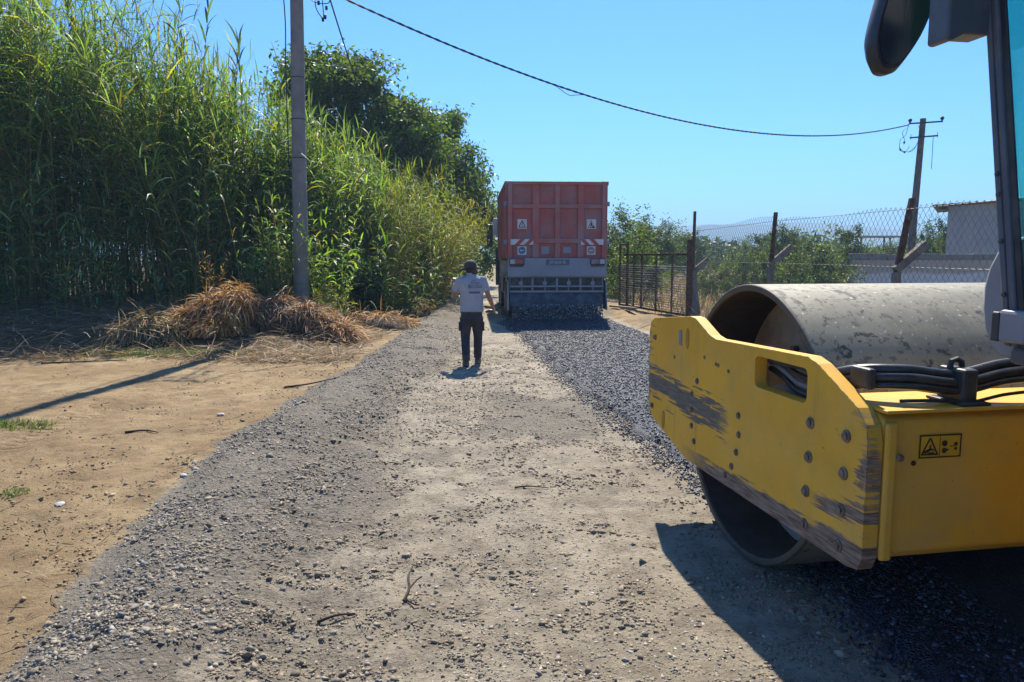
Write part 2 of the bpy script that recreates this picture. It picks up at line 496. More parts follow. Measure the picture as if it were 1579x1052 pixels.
# clods and chips on the bare soil
n = 10000
Y = pick_y(n, 2.6, 12, 1.5); X = gravel_edge(Y) - rng.exponential(1.6, n) - .05
k = (X > -9) & (rng.random(n) < .05+1.1*sst(.48, .64, fbm(X*2.1+9, Y*2.6, 4))); X, Y = X[k], Y[k]; n = len(X)
cc = np.where(rng.random((n, 1)) < .85, np.array([.27, .19, .105])*np.exp(rng.normal(0, .25, (n, 1))), grey_cols(n, .10, .36, .2))
o = stones('soil_clods', X, Y, ground_z(X, Y), np.clip(rng.lognormal(math.log(.0095), .5, n)*(1+.06*Y), .004, .042), cc, stone_mat, flat=(.3, .7))
tag(o, 'scattered clods and chips on the brown bare soil', 'soil', kind='stuff')
# loose asphalt stones
am = Mat('asphalt_stone'); am.set(col=am.attr('col'), rough=.5, spec=.4)
n = 46000
Y = pick_y(n, 2.6, 19, .75); al, ar = asphalt_left(Y), asphalt_right(Y)
X = al + (ar-al)*rng.random(n)
spill = rng.random(n) < .10
X = np.where(spill, al - np.abs(rng.normal(0, .10, n))+.03, X)
k = ~((Y < 5.2) & (X > 2.2)); X, Y, spill = X[k], Y[k], spill[k]; n = len(X)
v = rng.uniform(.014, .085, n); hi = rng.random(n) < .12; v[hi] = rng.uniform(.10, .25, hi.sum())
cols = np.stack([v*.74, v*.92, v*1.32], -1)
z = np.where(spill, ground_z(X, Y), asphalt_z(X, Y))
o = stones('asphalt_chippings', X, Y, z, np.clip(rng.lognormal(math.log(.0155), .3, n)*(1+.03*Y), .008, .04), cols, am.m, tilt=.5, flat=(.5, .9), sink=.25)
tag(o, 'loose bitumen-coated chippings on the fresh dark asphalt strip', 'gravel', kind='stuff')
# ------------------------------------------------------------------ plants
LEAF = leaf_mat('green_leaf', .5, (1.45, 1.5, .38), .5)
DRYLEAF = leaf_mat('dry_leaf', .30, (1.1, 1.0, .8), .6)
bm_ = Mat('bark'); bm_.set(col=bm_.mix(bm_.noise(9, 6, .7, bm_.co('Object', (1, 1, .25))).ss(.35, .7), (.055, .042, .03), (.16, .125, .09)), rough=.9)
bm_.bump(bm_.noise(25, 5, .7, bm_.co('Object', (1, 1, .2))), .8, .02)
BARK = bm_.m

def strips(P, az, el, L, W, droop, nseg=3, twist=None, wtip=.06, wbase=.55):
    """N bent leaf strips; returns V (N*(nseg+1)*2,3), F quads. el: start elevation, droop: total bend downwards"""
    n = len(P)
    t = np.linspace(0, 1, nseg+1)
    e = el[:, None] - droop[:, None]*t[None]**1.2
    step = (L/nseg)[:, None]
    em = (e[:, 1:]+e[:, :-1])*.5
    hx = np.concatenate([np.zeros((n, 1)), np.cumsum(np.cos(em)*step, 1)], 1)
    hz = np.concatenate([np.zeros((n, 1)), np.cumsum(np.sin(em)*step, 1)], 1)
    C = np.stack([P[:, 0:1]+hx*np.cos(az)[:, None], P[:, 1:2]+hx*np.sin(az)[:, None], P[:, 2:3]+hz], -1)
    tw = twist if twist is not None else np.zeros(n)
    side = np.stack([-np.sin(az)*np.cos(tw), np.cos(az)*np.cos(tw), np.sin(tw)], -1)
    pr = np.interp(t, [0, .3, .7, 1], [wbase, 1, .7, wtip])
    off = side[:, None]*(W[:, None, None]*.5*pr[None, :, None])
    V = np.stack([C-off, C+off], 2).reshape(-1, 3)
    k = (nseg+1)*2
    f = np.array([(2*i, 2*i+1, 2*i+3, 2*i+2) for i in range(nseg)])
    F = (f[None]+k*np.arange(n)[:, None, None]).reshape(-1, 4)
    return V, F, k

def canes(base, H, lean_az, lean, rad, nseg=4, curve=1.7):
    """N three-sided stems; returns V, F, and a function giving a point on stem i at t"""
    n = len(base); t = np.linspace(0, 1, nseg+1)
    hor = (lean*H)[:, None]*t[None]**curve
    C = np.stack([base[:, 0:1]+hor*np.cos(lean_az)[:, None], base[:, 1:2]+hor*np.sin(lean_az)[:, None],
                  base[:, 2:3]+H[:, None]*t[None]*(1-.18*lean[:, None]*t[None])], -1)
    a = np.array([0, 2*np.pi/3, 4*np.pi/3])
    ring = np.stack([np.cos(a), np.sin(a), a*0], -1)
    r = rad[:, None]*np.linspace(1, .3, nseg+1)[None]
    V = (C[:, :, None]+ring[None, None]*r[:, :, None, None]).reshape(-1, 3)
    k = 3*(nseg+1)
    f = np.array([(3*i+j, 3*i+(j+1) % 3, 3*i+3+(j+1) % 3, 3*i+3+j) for i in range(nseg) for j in range(3)])
    F = (f[None]+k*np.arange(n)[:, None, None]).reshape(-1, 4)
    def at(i, tt):
        h = lean[i]*H[i]*tt**curve
        return np.stack([base[i, 0]+h*np.cos(lean_az[i]), base[i, 1]+h*np.sin(lean_az[i]), base[i, 2]+H[i]*tt*(1-.18*lean[i]*tt)], -1)
    return V, F, k, at

def jit(c, n, s=.25, h=.08):
    c = np.asarray(c)
    v = np.exp(rng.normal(0, s, (n, 1)))
    return np.clip(c*v*np.exp(rng.normal(0, h, (n, 3))), .004, .7)

def reed_bed(base, H, lean_az, lean, nleaf, t0=.25, Lf=(.55, .90), W=(.026, .046), green=(.145, .222, .080), yellow=.12, dry_low=.25, rad=.011):
    n = len(base)
    Vs, Fs, k, at = canes(base, H, lean_az, lean, np.full(n, rad)*rng.uniform(.7, 1.2, n))
    sc = jit((.30, .235, .11), n, .3)
    gs = rng.random(n) < .45
    sc[gs] = jit((.15, .18, .06), gs.sum(), .2)
    Cs = np.repeat(sc, k, 0)
    i = np.repeat(np.arange(n), nleaf); m = len(i)
    q = np.tile(np.arange(nleaf), n)/nleaf
    tt = np.clip(t0 + (1-t0)*(q + rng.normal(0, .02, m)), .04, 1)
    P = at(i, tt)
    az0 = rng.uniform(0, 2*np.pi, n)
    az = az0[i] + np.where((np.tile(np.arange(nleaf), n) % 2) == 0, 0, np.pi) + rng.normal(0, .55, m)
    top = sst(.8, 1.0, tt)
    el = R(50)+rng.normal(0, .22, m) + top*.5
    L = rng.uniform(*Lf, m)*(1-.25*top)*np.clip(H[i]/5, .45, 1.1)
    droop = rng.uniform(.5, 2.2, m)*(1-.5*top)
    Wd = rng.uniform(*W, m)
    Vl, Fl, kl = strips(P, az, el, L, Wd, droop, 3, rng.normal(0, .5, m))
    c = jit(green, m, .28, .07)
    tone = np.exp(rng.normal(0, .2, n))[i][:, None]; c = c*tone
    yl = rng.random(m) < yellow; c[yl] = jit((.26, .25, .06), yl.sum(), .25)
    dr = rng.random(m) < dry_low*(1-sst(.25, .6, tt)); c[dr] = jit((.32, .23, .12), dr.sum(), .3)
    V = np.concatenate([Vs, Vl]); F = np.concatenate([Fs, Fl+len(Vs)])
    return V, F, np.concatenate([Cs, np.repeat(np.clip(c, .005, .6), kl, 0)])

# front line of the thicket, from the left edge of the view past the pole and along the road
fx = np.array([-17., -12, -8, -6.7, -5.6, -4.6, -4.2, -3.9, -3.7]); fy = np.array([16.2, 16.6, 16.9, 17.3, 18.3, 18.6, 19.8, 22.0, 25.5])
fs = np.concatenate([[0], np.cumsum(np.hypot(np.diff(fx), np.diff(fy)))])
def along(s): return np.interp(s, fs, fx), np.interp(s, fs, fy)
n = 2500
ncl = 120                                             # canes stand in clumps that fan out
cs_ = np.sort(rng.uniform(0, fs[-1], ncl)); cd_ = rng.beta(1.0, 1.4, ncl)*4.6; ch_ = rng.uniform(.80, 1.10, ncl)
ci = rng.integers(0, ncl, n); oa = rng.uniform(0, 6.28, n); orr = np.abs(rng.normal(0, .34, n))
s = np.clip(cs_[ci]+orr*np.cos(oa), 0, fs[-1]); dep = np.clip(cd_[ci]+orr*np.sin(oa), -.1, 5.2)
un_ = rng.random(n) < .35; s = np.where(un_, rng.uniform(0, fs[-1], n), s); dep = np.where(un_, rng.uniform(.8, 5.4, n), dep)
px, py = along(s); ex, ey = along(s+.3)
tx, ty = ex-px, ey-py; tl = np.hypot(tx, ty)+1e-6
bx = px - ty/tl*dep + rng.normal(0, .12, n); by = py + tx/tl*dep + rng.normal(0, .12, n)
top = np.interp(s, [0, 4, 6.5, 9, 10.5, 12, 13.5, fs[-1]], [8.4, 8.3, 7.8, 6.9, 5.8, 5.2, 4.9, 4.4])
H = top*(.80+.22*fbm(bx*.9, by*.9, 2))*rng.uniform(.72, 1.06, n)*ch_[ci]*1.04
base = np.stack([bx, by, ground_z(bx, by)-.05], -1)
laz = np.where(rng.random(n) < .6, np.arctan2(-(tx/tl), ty/tl*1.0)+rng.normal(0, .8, n), rng.uniform(0, 6.28, n))
laz = np.where(rng.random(n) < .7, np.arctan2(np.sin(oa)*(tx/tl)+np.cos(oa)*(ty/tl), np.cos(oa)*(tx/tl)-np.sin(oa)*(ty/tl))+rng.normal(0, .4, n), laz)
lean = np.abs(rng.normal(.05, .06, n))+orr*.28+(rng.random(n) < .07)*.25
V, F, C = reed_bed(base, H, laz, lean, 31)
# young shoots and arching leaves at the foot
n2 = 1500
s2 = rng.uniform(0, fs[-1], n2); px, py = along(s2); dd = rng.uniform(-.45, 1, n2)*np.where(rng.random(n2) < .5, 1, 4.5)
ex, ey = along(s2+.3); tx, ty = ex-px, ey-py; tl = np.hypot(tx, ty)+1e-6
bx = px-ty/tl*dd; by = py+tx/tl*dd
V2, F2, C2 = reed_bed(np.stack([bx, by, ground_z(bx, by)-.05], -1), rng.uniform(.8, 3.6, n2), rng.uniform(0, 6.28, n2), np.abs(rng.normal(.15, .15, n2)), 13, .1,
                      (.5, .85), (.025, .045), (.15, .25, .125), .08, .2, .006)
V = np.concatenate([V, V2]); F = np.concatenate([F, F2+len(V)-len(V2)]); C = np.concatenate([C, C2])
o = np_mesh('reed_thicket', V, F, LEAF, col=C)
tag(o, 'dense wall of tall green giant reeds along the left side', 'reeds', kind='stuff')

# tall single canes that stand clear of the skyline
def single_reed(name, x, y, h, label, group, laz=0., lean=.06, nleaf=30, green=(.06, .10, .025), t0=.35, Lf=(.45, .7), W=(.04, .06), rad=.014):
    t = thing(name, label, 'reed', (x, y, float(ground_z(x, y))-.03), 0, group)
    b = np.zeros((1, 3)); one = np.ones(1)
    Vs, Fs, k, at = canes(b, one*h, one*laz, one*lean, one*rad)
    np_mesh('stem', Vs, Fs, LEAF, t, np.tile(jit((.13, .13, .045), 1), (len(Vs), 1)))
    tt = np.linspace(t0, 1, nleaf); P = at(np.zeros(nleaf, int), tt)
    az0 = rng.uniform(0, 6.28)
    az = az0+np.arange(nleaf) % 2*np.pi+rng.normal(0, .35, nleaf); tp = sst(.8, 1, tt)
    V, F, kl = strips(P, az, R(45)+tp*.6+rng.normal(0, .1, nleaf), rng.uniform(*Lf, nleaf), rng.uniform(*W, nleaf), rng.uniform(.6, 1.7, nleaf)*(1-.4*tp), 5, rng.normal(0, .3, nleaf))
    np_mesh('leaves', V, F, LEAF, t, np.repeat(jit(green, nleaf, .2), kl, 0))
    return t
GR = 'tall reeds standing above the thicket'
for x, y, h, lz, lb in ((-9.55, 17.0, 7.0, 2.6, 'tall reed cane rising above the thicket near the left picture edge'),
                        (-8.75, 17.2, 7.1, 1.4, 'tall reed with feathered dark top, left of the highest pair in the skyline'),
                        (-7.75, 16.9, 7.1, .3, 'tallest reed in the thicket, its bright feathered top against the blue sky'),
                        (-7.30, 17.3, 6.7, .2, 'reed leaning right beside the tallest cane of the thicket'),
                        (-6.45, 17.0, 5.9, .6, 'dark reed top standing alone midway between tallest cane and pole'),
                        (-6.15, 17.4, 6.0, 2.0, 'dark drooping reed top just left of the concrete pole gap'),
                        (-5.55, 17.2, 5.2, .4, 'shorter reed tip showing close to the left of the concrete pole')):
    single_reed('giant_reed', x, y, h, lb, GR, lz, .07)
single_reed('giant_reed', -3.2, 18.6, 2.05, 'single young reed with wide arching leaves standing apart right of the pole', 'young reeds by the road', .8, .05, 15, (.10, .17, .05), .12, (.5, .8), (.045, .06))

def clump(name, label, cat, x, y, nst, rad, hh, green, yellow=.1, nleaf=16, lean=.2, laz=None, group=None, Lf=(.4, .7), W=(.03, .05), t0=.1, spread_lean=.12, dry=.2):
    t = thing(name, label, cat, (x, y, float(ground_z(x, y))-.04), 0, group)
    a = rng.uniform(0, 6.28, nst); r = rad*np.sqrt(rng.random(nst))
    b = np.stack([r*np.cos(a), r*np.sin(a), 0*a], -1)
    la = a+rng.normal(0, .5, nst) if laz is None else laz+rng.normal(0, .55, nst)
    V, F, C = reed_bed(b, rng.uniform(*hh, nst), la, np.abs(rng.normal(lean, spread_lean, nst)), nleaf, t0, Lf, W, green, yellow, dry, .007)
    ns = nst*12; 
    kst = nst*15
    np_mesh('stems', V[:kst], F[:ns], LEAF, t, C[:kst])
    np_mesh('leaves', V[kst:], F[ns:]-kst, LEAF, t, C[kst:])
    return t
clump('reed_clump', 'bright green young reed clump at the foot of the concrete pole', 'reeds', -4.0, 16.2, 34, .38, (1.0, 2.4), (.16, .28, .06), .15, 14, .12, W=(.03, .05))
clump('reed_clump', 'dark green reed clump hiding the left foot of the concrete pole', 'reeds', -4.95, 16.0, 40, .35, (1.1, 2.6), (.11, .19, .07), .1, 14, .12, W=(.025, .045))
clump('reed_clump', 'low dry tinged grass clump between pole foot and road gravel', 'reeds', -3.7, 15.2, 26, .3, (.5, 1.0), (.15, .16, .06), .4, 10, .2, W=(.012, .022), Lf=(.3, .5))
# yellowish feathery shrubs hanging over the road
for x, y, nst, rad, hh, lb, gcol, yl in (
        (-3.9, 21.2, 70, .9, (3.0, 4.4), 'feathery yellow-green reed bush leaning out behind the pole', (.15, .20, .04), .3),
        (-3.3, 24.0, 90, 1.1, (2.6, 4.0), 'tawny yellow-green bush leaning over the gravel left of the walking man', (.19, .20, .045), .4),
        (-2.9, 26.8, 90, 1.1, (2.4, 3.6), 'yellow-green arching bush with brown tips, farthest along the road edge', (.17, .19, .04), .35)):
    clump('arching_bush', lb, 'bush', x, y, nst*2, rad, hh, gcol, yl, 34, .42, .1, 'arching bushes along the road', (.28, .55), (.012, .022), .12, .16, .4)

# ------------------------------------------------------------------ trees
def leaf_quads(P, L, W, droop=.3):
    n = len(P)
    az = rng.uniform(0, 2*np.pi, n); el = rng.normal(-droop, .55, n); rl = rng.uniform(0, np.pi, n)
    d = np.stack([np.cos(az)*np.cos(el), np.sin(az)*np.cos(el), np.sin(el)], -1)
    u = np.stack([-np.sin(az), np.cos(az), 0*az], -1); w = np.cross(d, u)
    s_ = u*np.cos(rl)[:, None]+w*np.sin(rl)[:, None]
    L = L[:, None]; W = W[:, None]*.5
    V = np.stack([P, P+d*L*.45+s_*W, P+d*L, P+d*L*.45-s_*W], 1).reshape(-1, 3)
    return V, np.arange(4*n).reshape(-1, 4)
def tree_mesh(h, lobes, nclump, nleaf, L, W, green, trunk_r=.14, clump_r=.35, droop=.3, seed=1, bare=.25):
    """returns (trunk MB, crown arrays) in local coordinates"""
    rs = random.Random(seed)
    tr = MB()
    fork = h*bare
    bend = (rs.uniform(-.2, .2), rs.uniform(-.2, .2))
    path = [(0, 0, -.1), (bend[0]*.3, bend[1]*.3, fork*.5), (bend[0], bend[1], fork), (bend[0]*1.3, bend[1]*1.3, h*.6)]
    tr.tube(path, [trunk_r*1.25, trunk_r, trunk_r*.85, trunk_r*.35], 8)
    P = []
    tot = sum(l[3]*l[4]*l[5] for l in lobes)
    for (cx, cy, cz, rx, ry, rz) in lobes:
        a = Vector((bend[0], bend[1], fork*rs.uniform(.85, 1.3))); b = Vector((cx, cy, cz))
        mid = a.lerp(b, .5)+Vector((rs.uniform(-.2, .2), rs.uniform(-.2, .2), rs.uniform(0, .3)))
        tr.tube([a, mid, b], [trunk_r*.5, trunk_r*.3, trunk_r*.12], 6)
        k = max(6, int(nclump*(rx*ry*rz)/tot))
        for j in range(k):
            v = Vector((rs.gauss(0, 1), rs.gauss(0, 1), rs.gauss(0, 1))).normalized()*(rs.random()**.38)
            q = Vector((cx+v.x*rx, cy+v.y*ry, cz+v.z*rz))
            P.append(q)
            if j % 5 == 0:
                tr.tube([b, b.lerp(q, .6)+Vector((0, 0, .1)), q], [trunk_r*.12, trunk_r*.08, trunk_r*.03], 4, False)
    P = np.array([tuple(p) for p in P]); m = len(P)
    per = nleaf//m
    i = np.repeat(np.arange(m), per)
    size = rng.uniform(.45, 1.35, m)*clump_r
    Pc = P.mean(0)
    sd = P-Pc+rng.normal(0, .5, P.shape); sd[:, 2] = sd[:, 2]*.5-droop*.6+rng.normal(0, .5, m)
    sd /= np.linalg.norm(sd, axis=1)[:, None]+1e-6
    Q = P[i]+np.clip(rng.normal(0, 1, (len(i), 3)), -1.6, 1.6)*size[i][:, None]*.62+sd[i]*(rng.random((len(i), 1))*2.6*size[i][:, None])
    V, F = leaf_quads(Q, L*rng.uniform(.7, 1.3, len(i)), W*rng.uniform(.7, 1.3, len(i)), droop)
    tone = np.exp(rng.normal(0, .32, m))[i][:, None]
    return tr, V, F, np.repeat(np.clip(jit(green, len(i), .2)*tone, .004, .4), 4, 0)
def tree(name, label, cat, x, y, spec, group=None, rz=0., sc=1.0):
    t = thing(name, label, cat, (x, y, float(ground_z(x, y))-.03), rz, group)
    tr, V, F, C = tree_mesh(**spec)
    tr.build('trunk', BARK, t, smooth=True)
    np_mesh('crown', V, F, LEAF, t, C)
    t.scale = (sc, sc, sc)
    return t
G2 = 'trees behind the reed thicket'
tree('leafy_tree', 'tall dark green tree rising behind the reeds right of the pole', 'tree', -6.2, 27.5, dict(h=9.3, lobes=[(-.5, 0, 6.6, 1.4, 1.5, 1.4), (1.3, .3, 6.1, 1.4, 1.5, 1.3), (-1.0, .4, 7.4, .9, 1.0, .9), (.3, -.3, 7.5, 1.0, 1.0, .7), (2.3, 0, 4.9, 1.3, 1.3, 1.3), (0, -.5, 4.3, 1.8, 1.4, 1.5)],
     nclump=340, nleaf=42000, L=.18, W=.085, green=(.075, .115, .034), trunk_r=.2, clump_r=.34, seed=3), G2)
tree('leafy_tree', 'dark tree with drooping leaf sprays overhanging the road left of the truck', 'tree', -3.9, 33.0, dict(h=9.0, lobes=[(-.2, 0, 6.3, 1.4, 1.5, 1.3), (1.1, 0, 7.0, .7, .8, .7), (1.5, -.3, 5.4, .9, 1.0, 1.0), (-1.3, .3, 5.3, 1.4, 1.4, 1.4), (2.1, 0, 3.7, .9, 1.0, .9), (0, 0, 3.6, 1.5, 1.5, 1.5)],
     nclump=270, nleaf=38000, L=.23, W=.08, green=(.07, .11, .033), trunk_r=.2, clump_r=.34, droop=.6, seed=5), G2)
tree('leafy_tree', 'smaller rounded green tree beside the road just left of the red truck body', 'tree', -2.4, 40.0, dict(h=5.6, lobes=[(0, 0, 4.0, 1.4, 1.4, 1.3), (.9, 0, 3.2, 1.0, 1.0, 1.0), (-.9, 0, 3.0, 1.3, 1.2, 1.2), (.3, 0, 2.0, 1.5, 1.2, 1.0)],
     nclump=130, nleaf=17000, L=.18, W=.09, green=(.075, .12, .03), trunk_r=.12, clump_r=.32, seed=8), G2)
tree('leafy_tree', 'light green shrubby tree low beside the far road left of the truck', 'tree', -3.3, 36.3, dict(h=3.4, lobes=[(0, 0, 1.9, 1.2, 1.1, 1.1), (.7, -.2, 1.4, .9, .9, .9), (-.8, 0, 1.3, 1.1, 1.0, .9)],
     nclump=80, nleaf=9000, L=.15, W=.08, green=(.10, .15, .04), trunk_r=.08, clump_r=.28, seed=9, bare=.12), G2)
tree('bramble_bush', 'dark broad-leaved bramble bush in the shade between pole and single young reed', 'bush', -3.9, 18.7, dict(h=1.7, lobes=[(0, 0, .8, .8, .6, .6), (.5, .2, .55, .6, .5, .45), (-.5, .1, .7, .6, .5, .5)],
     nclump=50, nleaf=4500, L=.10, W=.075, green=(.05, .085, .03), trunk_r=.03, clump_r=.2, seed=10, bare=.1))

# background trees and bushes on the right: four shapes, each placed as its own thing
specs = [dict(h=4.0, lobes=[(0, 0, 2.7, 1.1, 1.1, 1.0), (.7, 0, 2.2, .8, .8, .8), (-.7, .2, 2.1, .9, .9, .9), (.1, 0, 3.2, .6, .6, .6)], nclump=90, nleaf=7000, L=.16, W=.07, green=(.05, .08, .028), trunk_r=.09, clump_r=.26, seed=21, bare=.28),
         dict(h=4.0, lobes=[(0, 0, 2.2, 1.3, 1.3, 1.1), (.9, 0, 1.5, .9, .9, .9), (-.8, 0, 1.5, 1.0, 1.0, 1.0), (-.2, 0, 3.2, .7, .7, .6)], nclump=100, nleaf=8000, L=.15, W=.06, green=(.065, .09, .035), trunk_r=.09, clump_r=.27, seed=22, bare=.15),
         dict(h=4.0, lobes=[(.1, 0, 3.0, .8, .8, .8), (-.4, .1, 2.2, .9, .8, .7), (.6, 0, 2.0, .6, .6, .6), (0, 0, 1.2, .9, .9, .6)], nclump=70, nleaf=5200, L=.16, W=.07, green=(.04, .066, .022), trunk_r=.07, clump_r=.24, seed=23, bare=.3),
         dict(h=2.4, lobes=[(0, 0, 1.1, 1.3, 1.2, .95), (.8, .1, .9, .9, .9, .75), (-.9, 0, .8, .9, .9, .7), (.1, 0, 1.8, .7, .7, .5)], nclump=110, nleaf=9000, L=.11, W=.05, green=(.07, .10, .035), trunk_r=.06, clump_r=.22, seed=24, bare=.08)]
protos = []
for sp in specs:
    tr, V, F, C = tree_mesh(**sp)
    a_ = tr.build('trunk', BARK, None, smooth=True); b_ = np_mesh('crown', V, F, LEAF, None, C)
    protos.append((a_.data, b_.data))
    bpy.data.objects.remove(a_); bpy.data.objects.remove(b_)
def bg(name, label, kind, x, y, h, wide=1.0, rz=None, group='orchard trees and bushes beyond the fence', cat='tree'):
    t = thing(name, label, cat, (x, y, float(ground_z(x, y))-.04), rng.uniform(0, 6.28) if rz is None else rz, group)
    k = h/specs[kind]['h']; t.scale = (k*wide, k*wide, k)
    for me, nm in zip(protos[kind], ('trunk', 'crown')):
        c = link(bpy.data.objects.new(nm, me)); c.parent = t
    return t
BG = [('shrub_tree', 'pale green leafy tree close against the right edge of the red truck', 1, 4.5, 30, 3.5, 1.0),
      ('shrub_tree', 'pale bush low behind the left gate post beside the truck', 3, 4.5, 27, 2.3, .9),
      ('orchard_tree', 'dark round tree, tallest behind the left half of the rusty gate', 0, 8.0, 46, 4.1, 1.05),
      ('orchard_tree', 'second round tree behind the gate, right of the tallest one', 1, 9.9, 47, 3.9, .95),
      ('orchard_tree', 'lower tree behind the right end of the gate', 0, 12.4, 52, 3.4, 1.0),
      ('orchard_tree', 'bluish tree just left of the tall rusty gate post', 1, 14.0, 60, 3.6, 1.2),
      ('orchard_tree', 'tree just right of the tall rusty gate post', 1, 15.6, 50, 2.9, 1.0),
      ('orchard_tree', 'thin dark tree behind the fence, first right of the gate post', 2, 14.1, 42, 3.1, .9),
      ('orchard_tree', 'spindly dark tree midway between gate post and second fence post', 2, 14.6, 39, 2.6, 1.1),
      ('orchard_tree', 'dark tree directly left of the second rusty fence post', 0, 13.8, 38, 3.3, .8),
      ('orchard_tree', 'far bluish tree right of the second rusty fence post', 0, 30, 80, 4.3, 1.2),
      ('olive_bush', 'grey-green bush left of the second fence post above the drum', 3, 8.4, 26, 2.05, .75),
      ('olive_bush', 'large grey-green olive bush above the roller drum right of second post', 3, 10.0, 25, 2.35, .95),
      ('olive_bush', 'low brownish bush behind the drum rim beside the gate post', 3, 7.6, 28, 1.5, .9),
      ('orchard_tree', 'slim tree top rising behind the large olive bush', 2, 15.4, 34, 3.1, .75),
      ('olive_bush', 'green bush directly left of the white wall end', 3, 11.2, 26.8, 1.9, .5),
      ('orchard_tree', 'bright bushy tree behind the wall right of the far utility pole', 1, 20.6, 37, 3.3, .75),
      ('orchard_tree', 'slender tree between the far utility pole and the metal shed', 2, 22.2, 38, 3.6, .7),
      ('olive_bush', 'green hedge bush behind the wall left of the far utility pole', 3, 18.0, 36, 2.3, 1.0),
      ('olive_bush', 'green hedge bush behind the wall right of the far utility pole', 3, 20.4, 33, 2.2, .9),
      ('orchard_tree', 'tree under the left end of the distant open canopy roof', 1, 25.5, 58, 2.9, 1.1),
      ('orchard_tree', 'tree under the right end of the distant open canopy roof', 0, 29.2, 57, 2.8, 1.1)]
for nm, lb, k, x, y, h, w in BG:
    bg(nm, lb, k, x, y, h, w, cat='bush' if 'bush' in nm else 'tree')
# far wood that reads as one mass
tr, V0, F0, C0 = tree_mesh(h=5, lobes=[(0, 0, 2.6, 2.0, 2.0, 1.8), (1.6, 0, 2.0, 1.4, 1.4, 1.4), (-1.5, 0, 2.1, 1.5, 1.5, 1.5)], nclump=60, nleaf=660, L=.65, W=.32, green=(.05, .08, .03), clump_r=.5, seed=31)
Vw, Fw, Cw = [], [], []
off = 0
for i in range(120):
    y = rng.uniform(70, 190); x = (rng.uniform(.05, .66) if i % 4 else rng.uniform(-.6, .95))*y
    if -.15 < x/y < .02 and y < 120: continue
    k = rng.uniform(.6, 1.05); a_ = rng.uniform(0, 6.28)
    M2 = np.array([[math.cos(a_), -math.sin(a_)], [math.sin(a_), math.cos(a_)]])
    v = V0.copy(); v[:, :2] = v[:, :2] @ M2.T; v = v*k+np.array([x, y, -.2])
    Vw.append(v); Fw.append(F0+off); Cw.append(C0*rng.uniform(.7, 1.3)); off += len(v)
o = np_mesh('distant_wood', np.concatenate(Vw), np.concatenate(Fw), LEAF, col=np.concatenate(Cw))
tag(o, 'distant band of bluish green trees along the horizon', 'woodland', kind='stuff')

# ------------------------------------------------------------------ dry reed heaps, litter, grass
def heap(name, label, x, y, rx, ry, h, nst, colr, peaks, group='dry reed heaps below the thicket', W=(.009, .024), L=(.18, .5)):
    z0 = float(ground_z(x, y))-.05
    t = thing(name, label, 'reed heap', (x, y, z0), 0, group)
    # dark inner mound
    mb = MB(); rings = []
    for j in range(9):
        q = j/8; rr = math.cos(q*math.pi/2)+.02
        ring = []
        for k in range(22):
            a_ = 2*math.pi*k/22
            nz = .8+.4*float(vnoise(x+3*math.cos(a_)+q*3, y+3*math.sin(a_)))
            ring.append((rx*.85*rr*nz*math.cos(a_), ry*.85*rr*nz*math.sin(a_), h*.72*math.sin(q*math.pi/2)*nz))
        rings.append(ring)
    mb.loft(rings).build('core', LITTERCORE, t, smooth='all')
    pk = np.array(peaks); nst = int(nst*1.5)
    i = rng.integers(0, len(pk), nst)
    a_ = rng.uniform(0, 6.28, nst); r = np.sqrt(rng.random(nst))
    P = np.stack([pk[i, 0]+r*np.cos(a_)*pk[i, 3], pk[i, 1]+r*np.sin(a_)*pk[i, 3], pk[i, 2]*(1-.55*r**1.5)*rng.uniform(.75, 1.05, nst)], -1)
    wild = rng.random(nst) < .5
    az = np.where(wild, rng.uniform(0, 6.28, nst), a_+rng.normal(0, .7, nst)); el = R(25)-r*1.0+rng.normal(0, .4, nst)
    V, F, k = strips(P, az, el, rng.uniform(*L, nst), rng.uniform(*W, nst), rng.uniform(.5, 1.6, nst), 4, rng.normal(0, .5, nst))
    V[:, 2] = np.maximum(V[:, 2], .03+.03*rng.random(len(V)))
    c = jit(colr, nst, .45, .08)*(.7+.6*fbm(P[:, 0]*4+x, P[:, 1]*4+P[:, 2]*4))[:, None]; pale = rng.random(nst) < .10; c[pale] = jit((.52, .42, .28), pale.sum(), .2)
    np_mesh('dry_leaves', V, F, DRYLEAF, t, np.repeat(c, k, 0))
    n_ = 16
    b = np.stack([rng.uniform(-rx, rx, n_), rng.uniform(-ry, ry*.3, n_), rng.uniform(.05, h*.6, n_)], -1)
    V, F, k, _ = canes(b, rng.uniform(.1, .5, n_), rng.uniform(3.4, 6.0, n_), rng.uniform(1.5, 4, n_), np.full(n_, .011))
    np_mesh('dry_canes', V, F, DRYLEAF, t, np.repeat(jit((.40, .33, .22), n_, .2), k, 0))
    return t
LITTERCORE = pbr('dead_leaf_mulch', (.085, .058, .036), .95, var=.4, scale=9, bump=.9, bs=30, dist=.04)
heap('dry_reed_heap', 'tall rust-brown heap of dry reeds with an upright tuft', -5.5, 14.0, .95, .7, .98, 2800, (.52, .26, .085), [(-.2, 0, .8, .45), (.3, -.05, .98, .45), (-.6, -.1, .5, .4), (.05, -.4, .4, .5)])
heap('dry_reed_heap', 'yellowish drooping dry reed heap at the left end of the row', -6.65, 13.4, .7, .55, .60, 1500, (.30, .225, .10), [(0, 0, .62, .42), (-.35, -.1, .4, .35), (.45, .05, .5, .3)])
heap('dry_reed_heap', 'dark brown tangled heap of reeds and roots below the pole', -4.35, 14.3, .95, .6, .72, 1700, (.30, .17, .085), [(-.2, .1, .72, .5), (.4, -.1, .55, .45), (-.6, 0, .5, .4)])
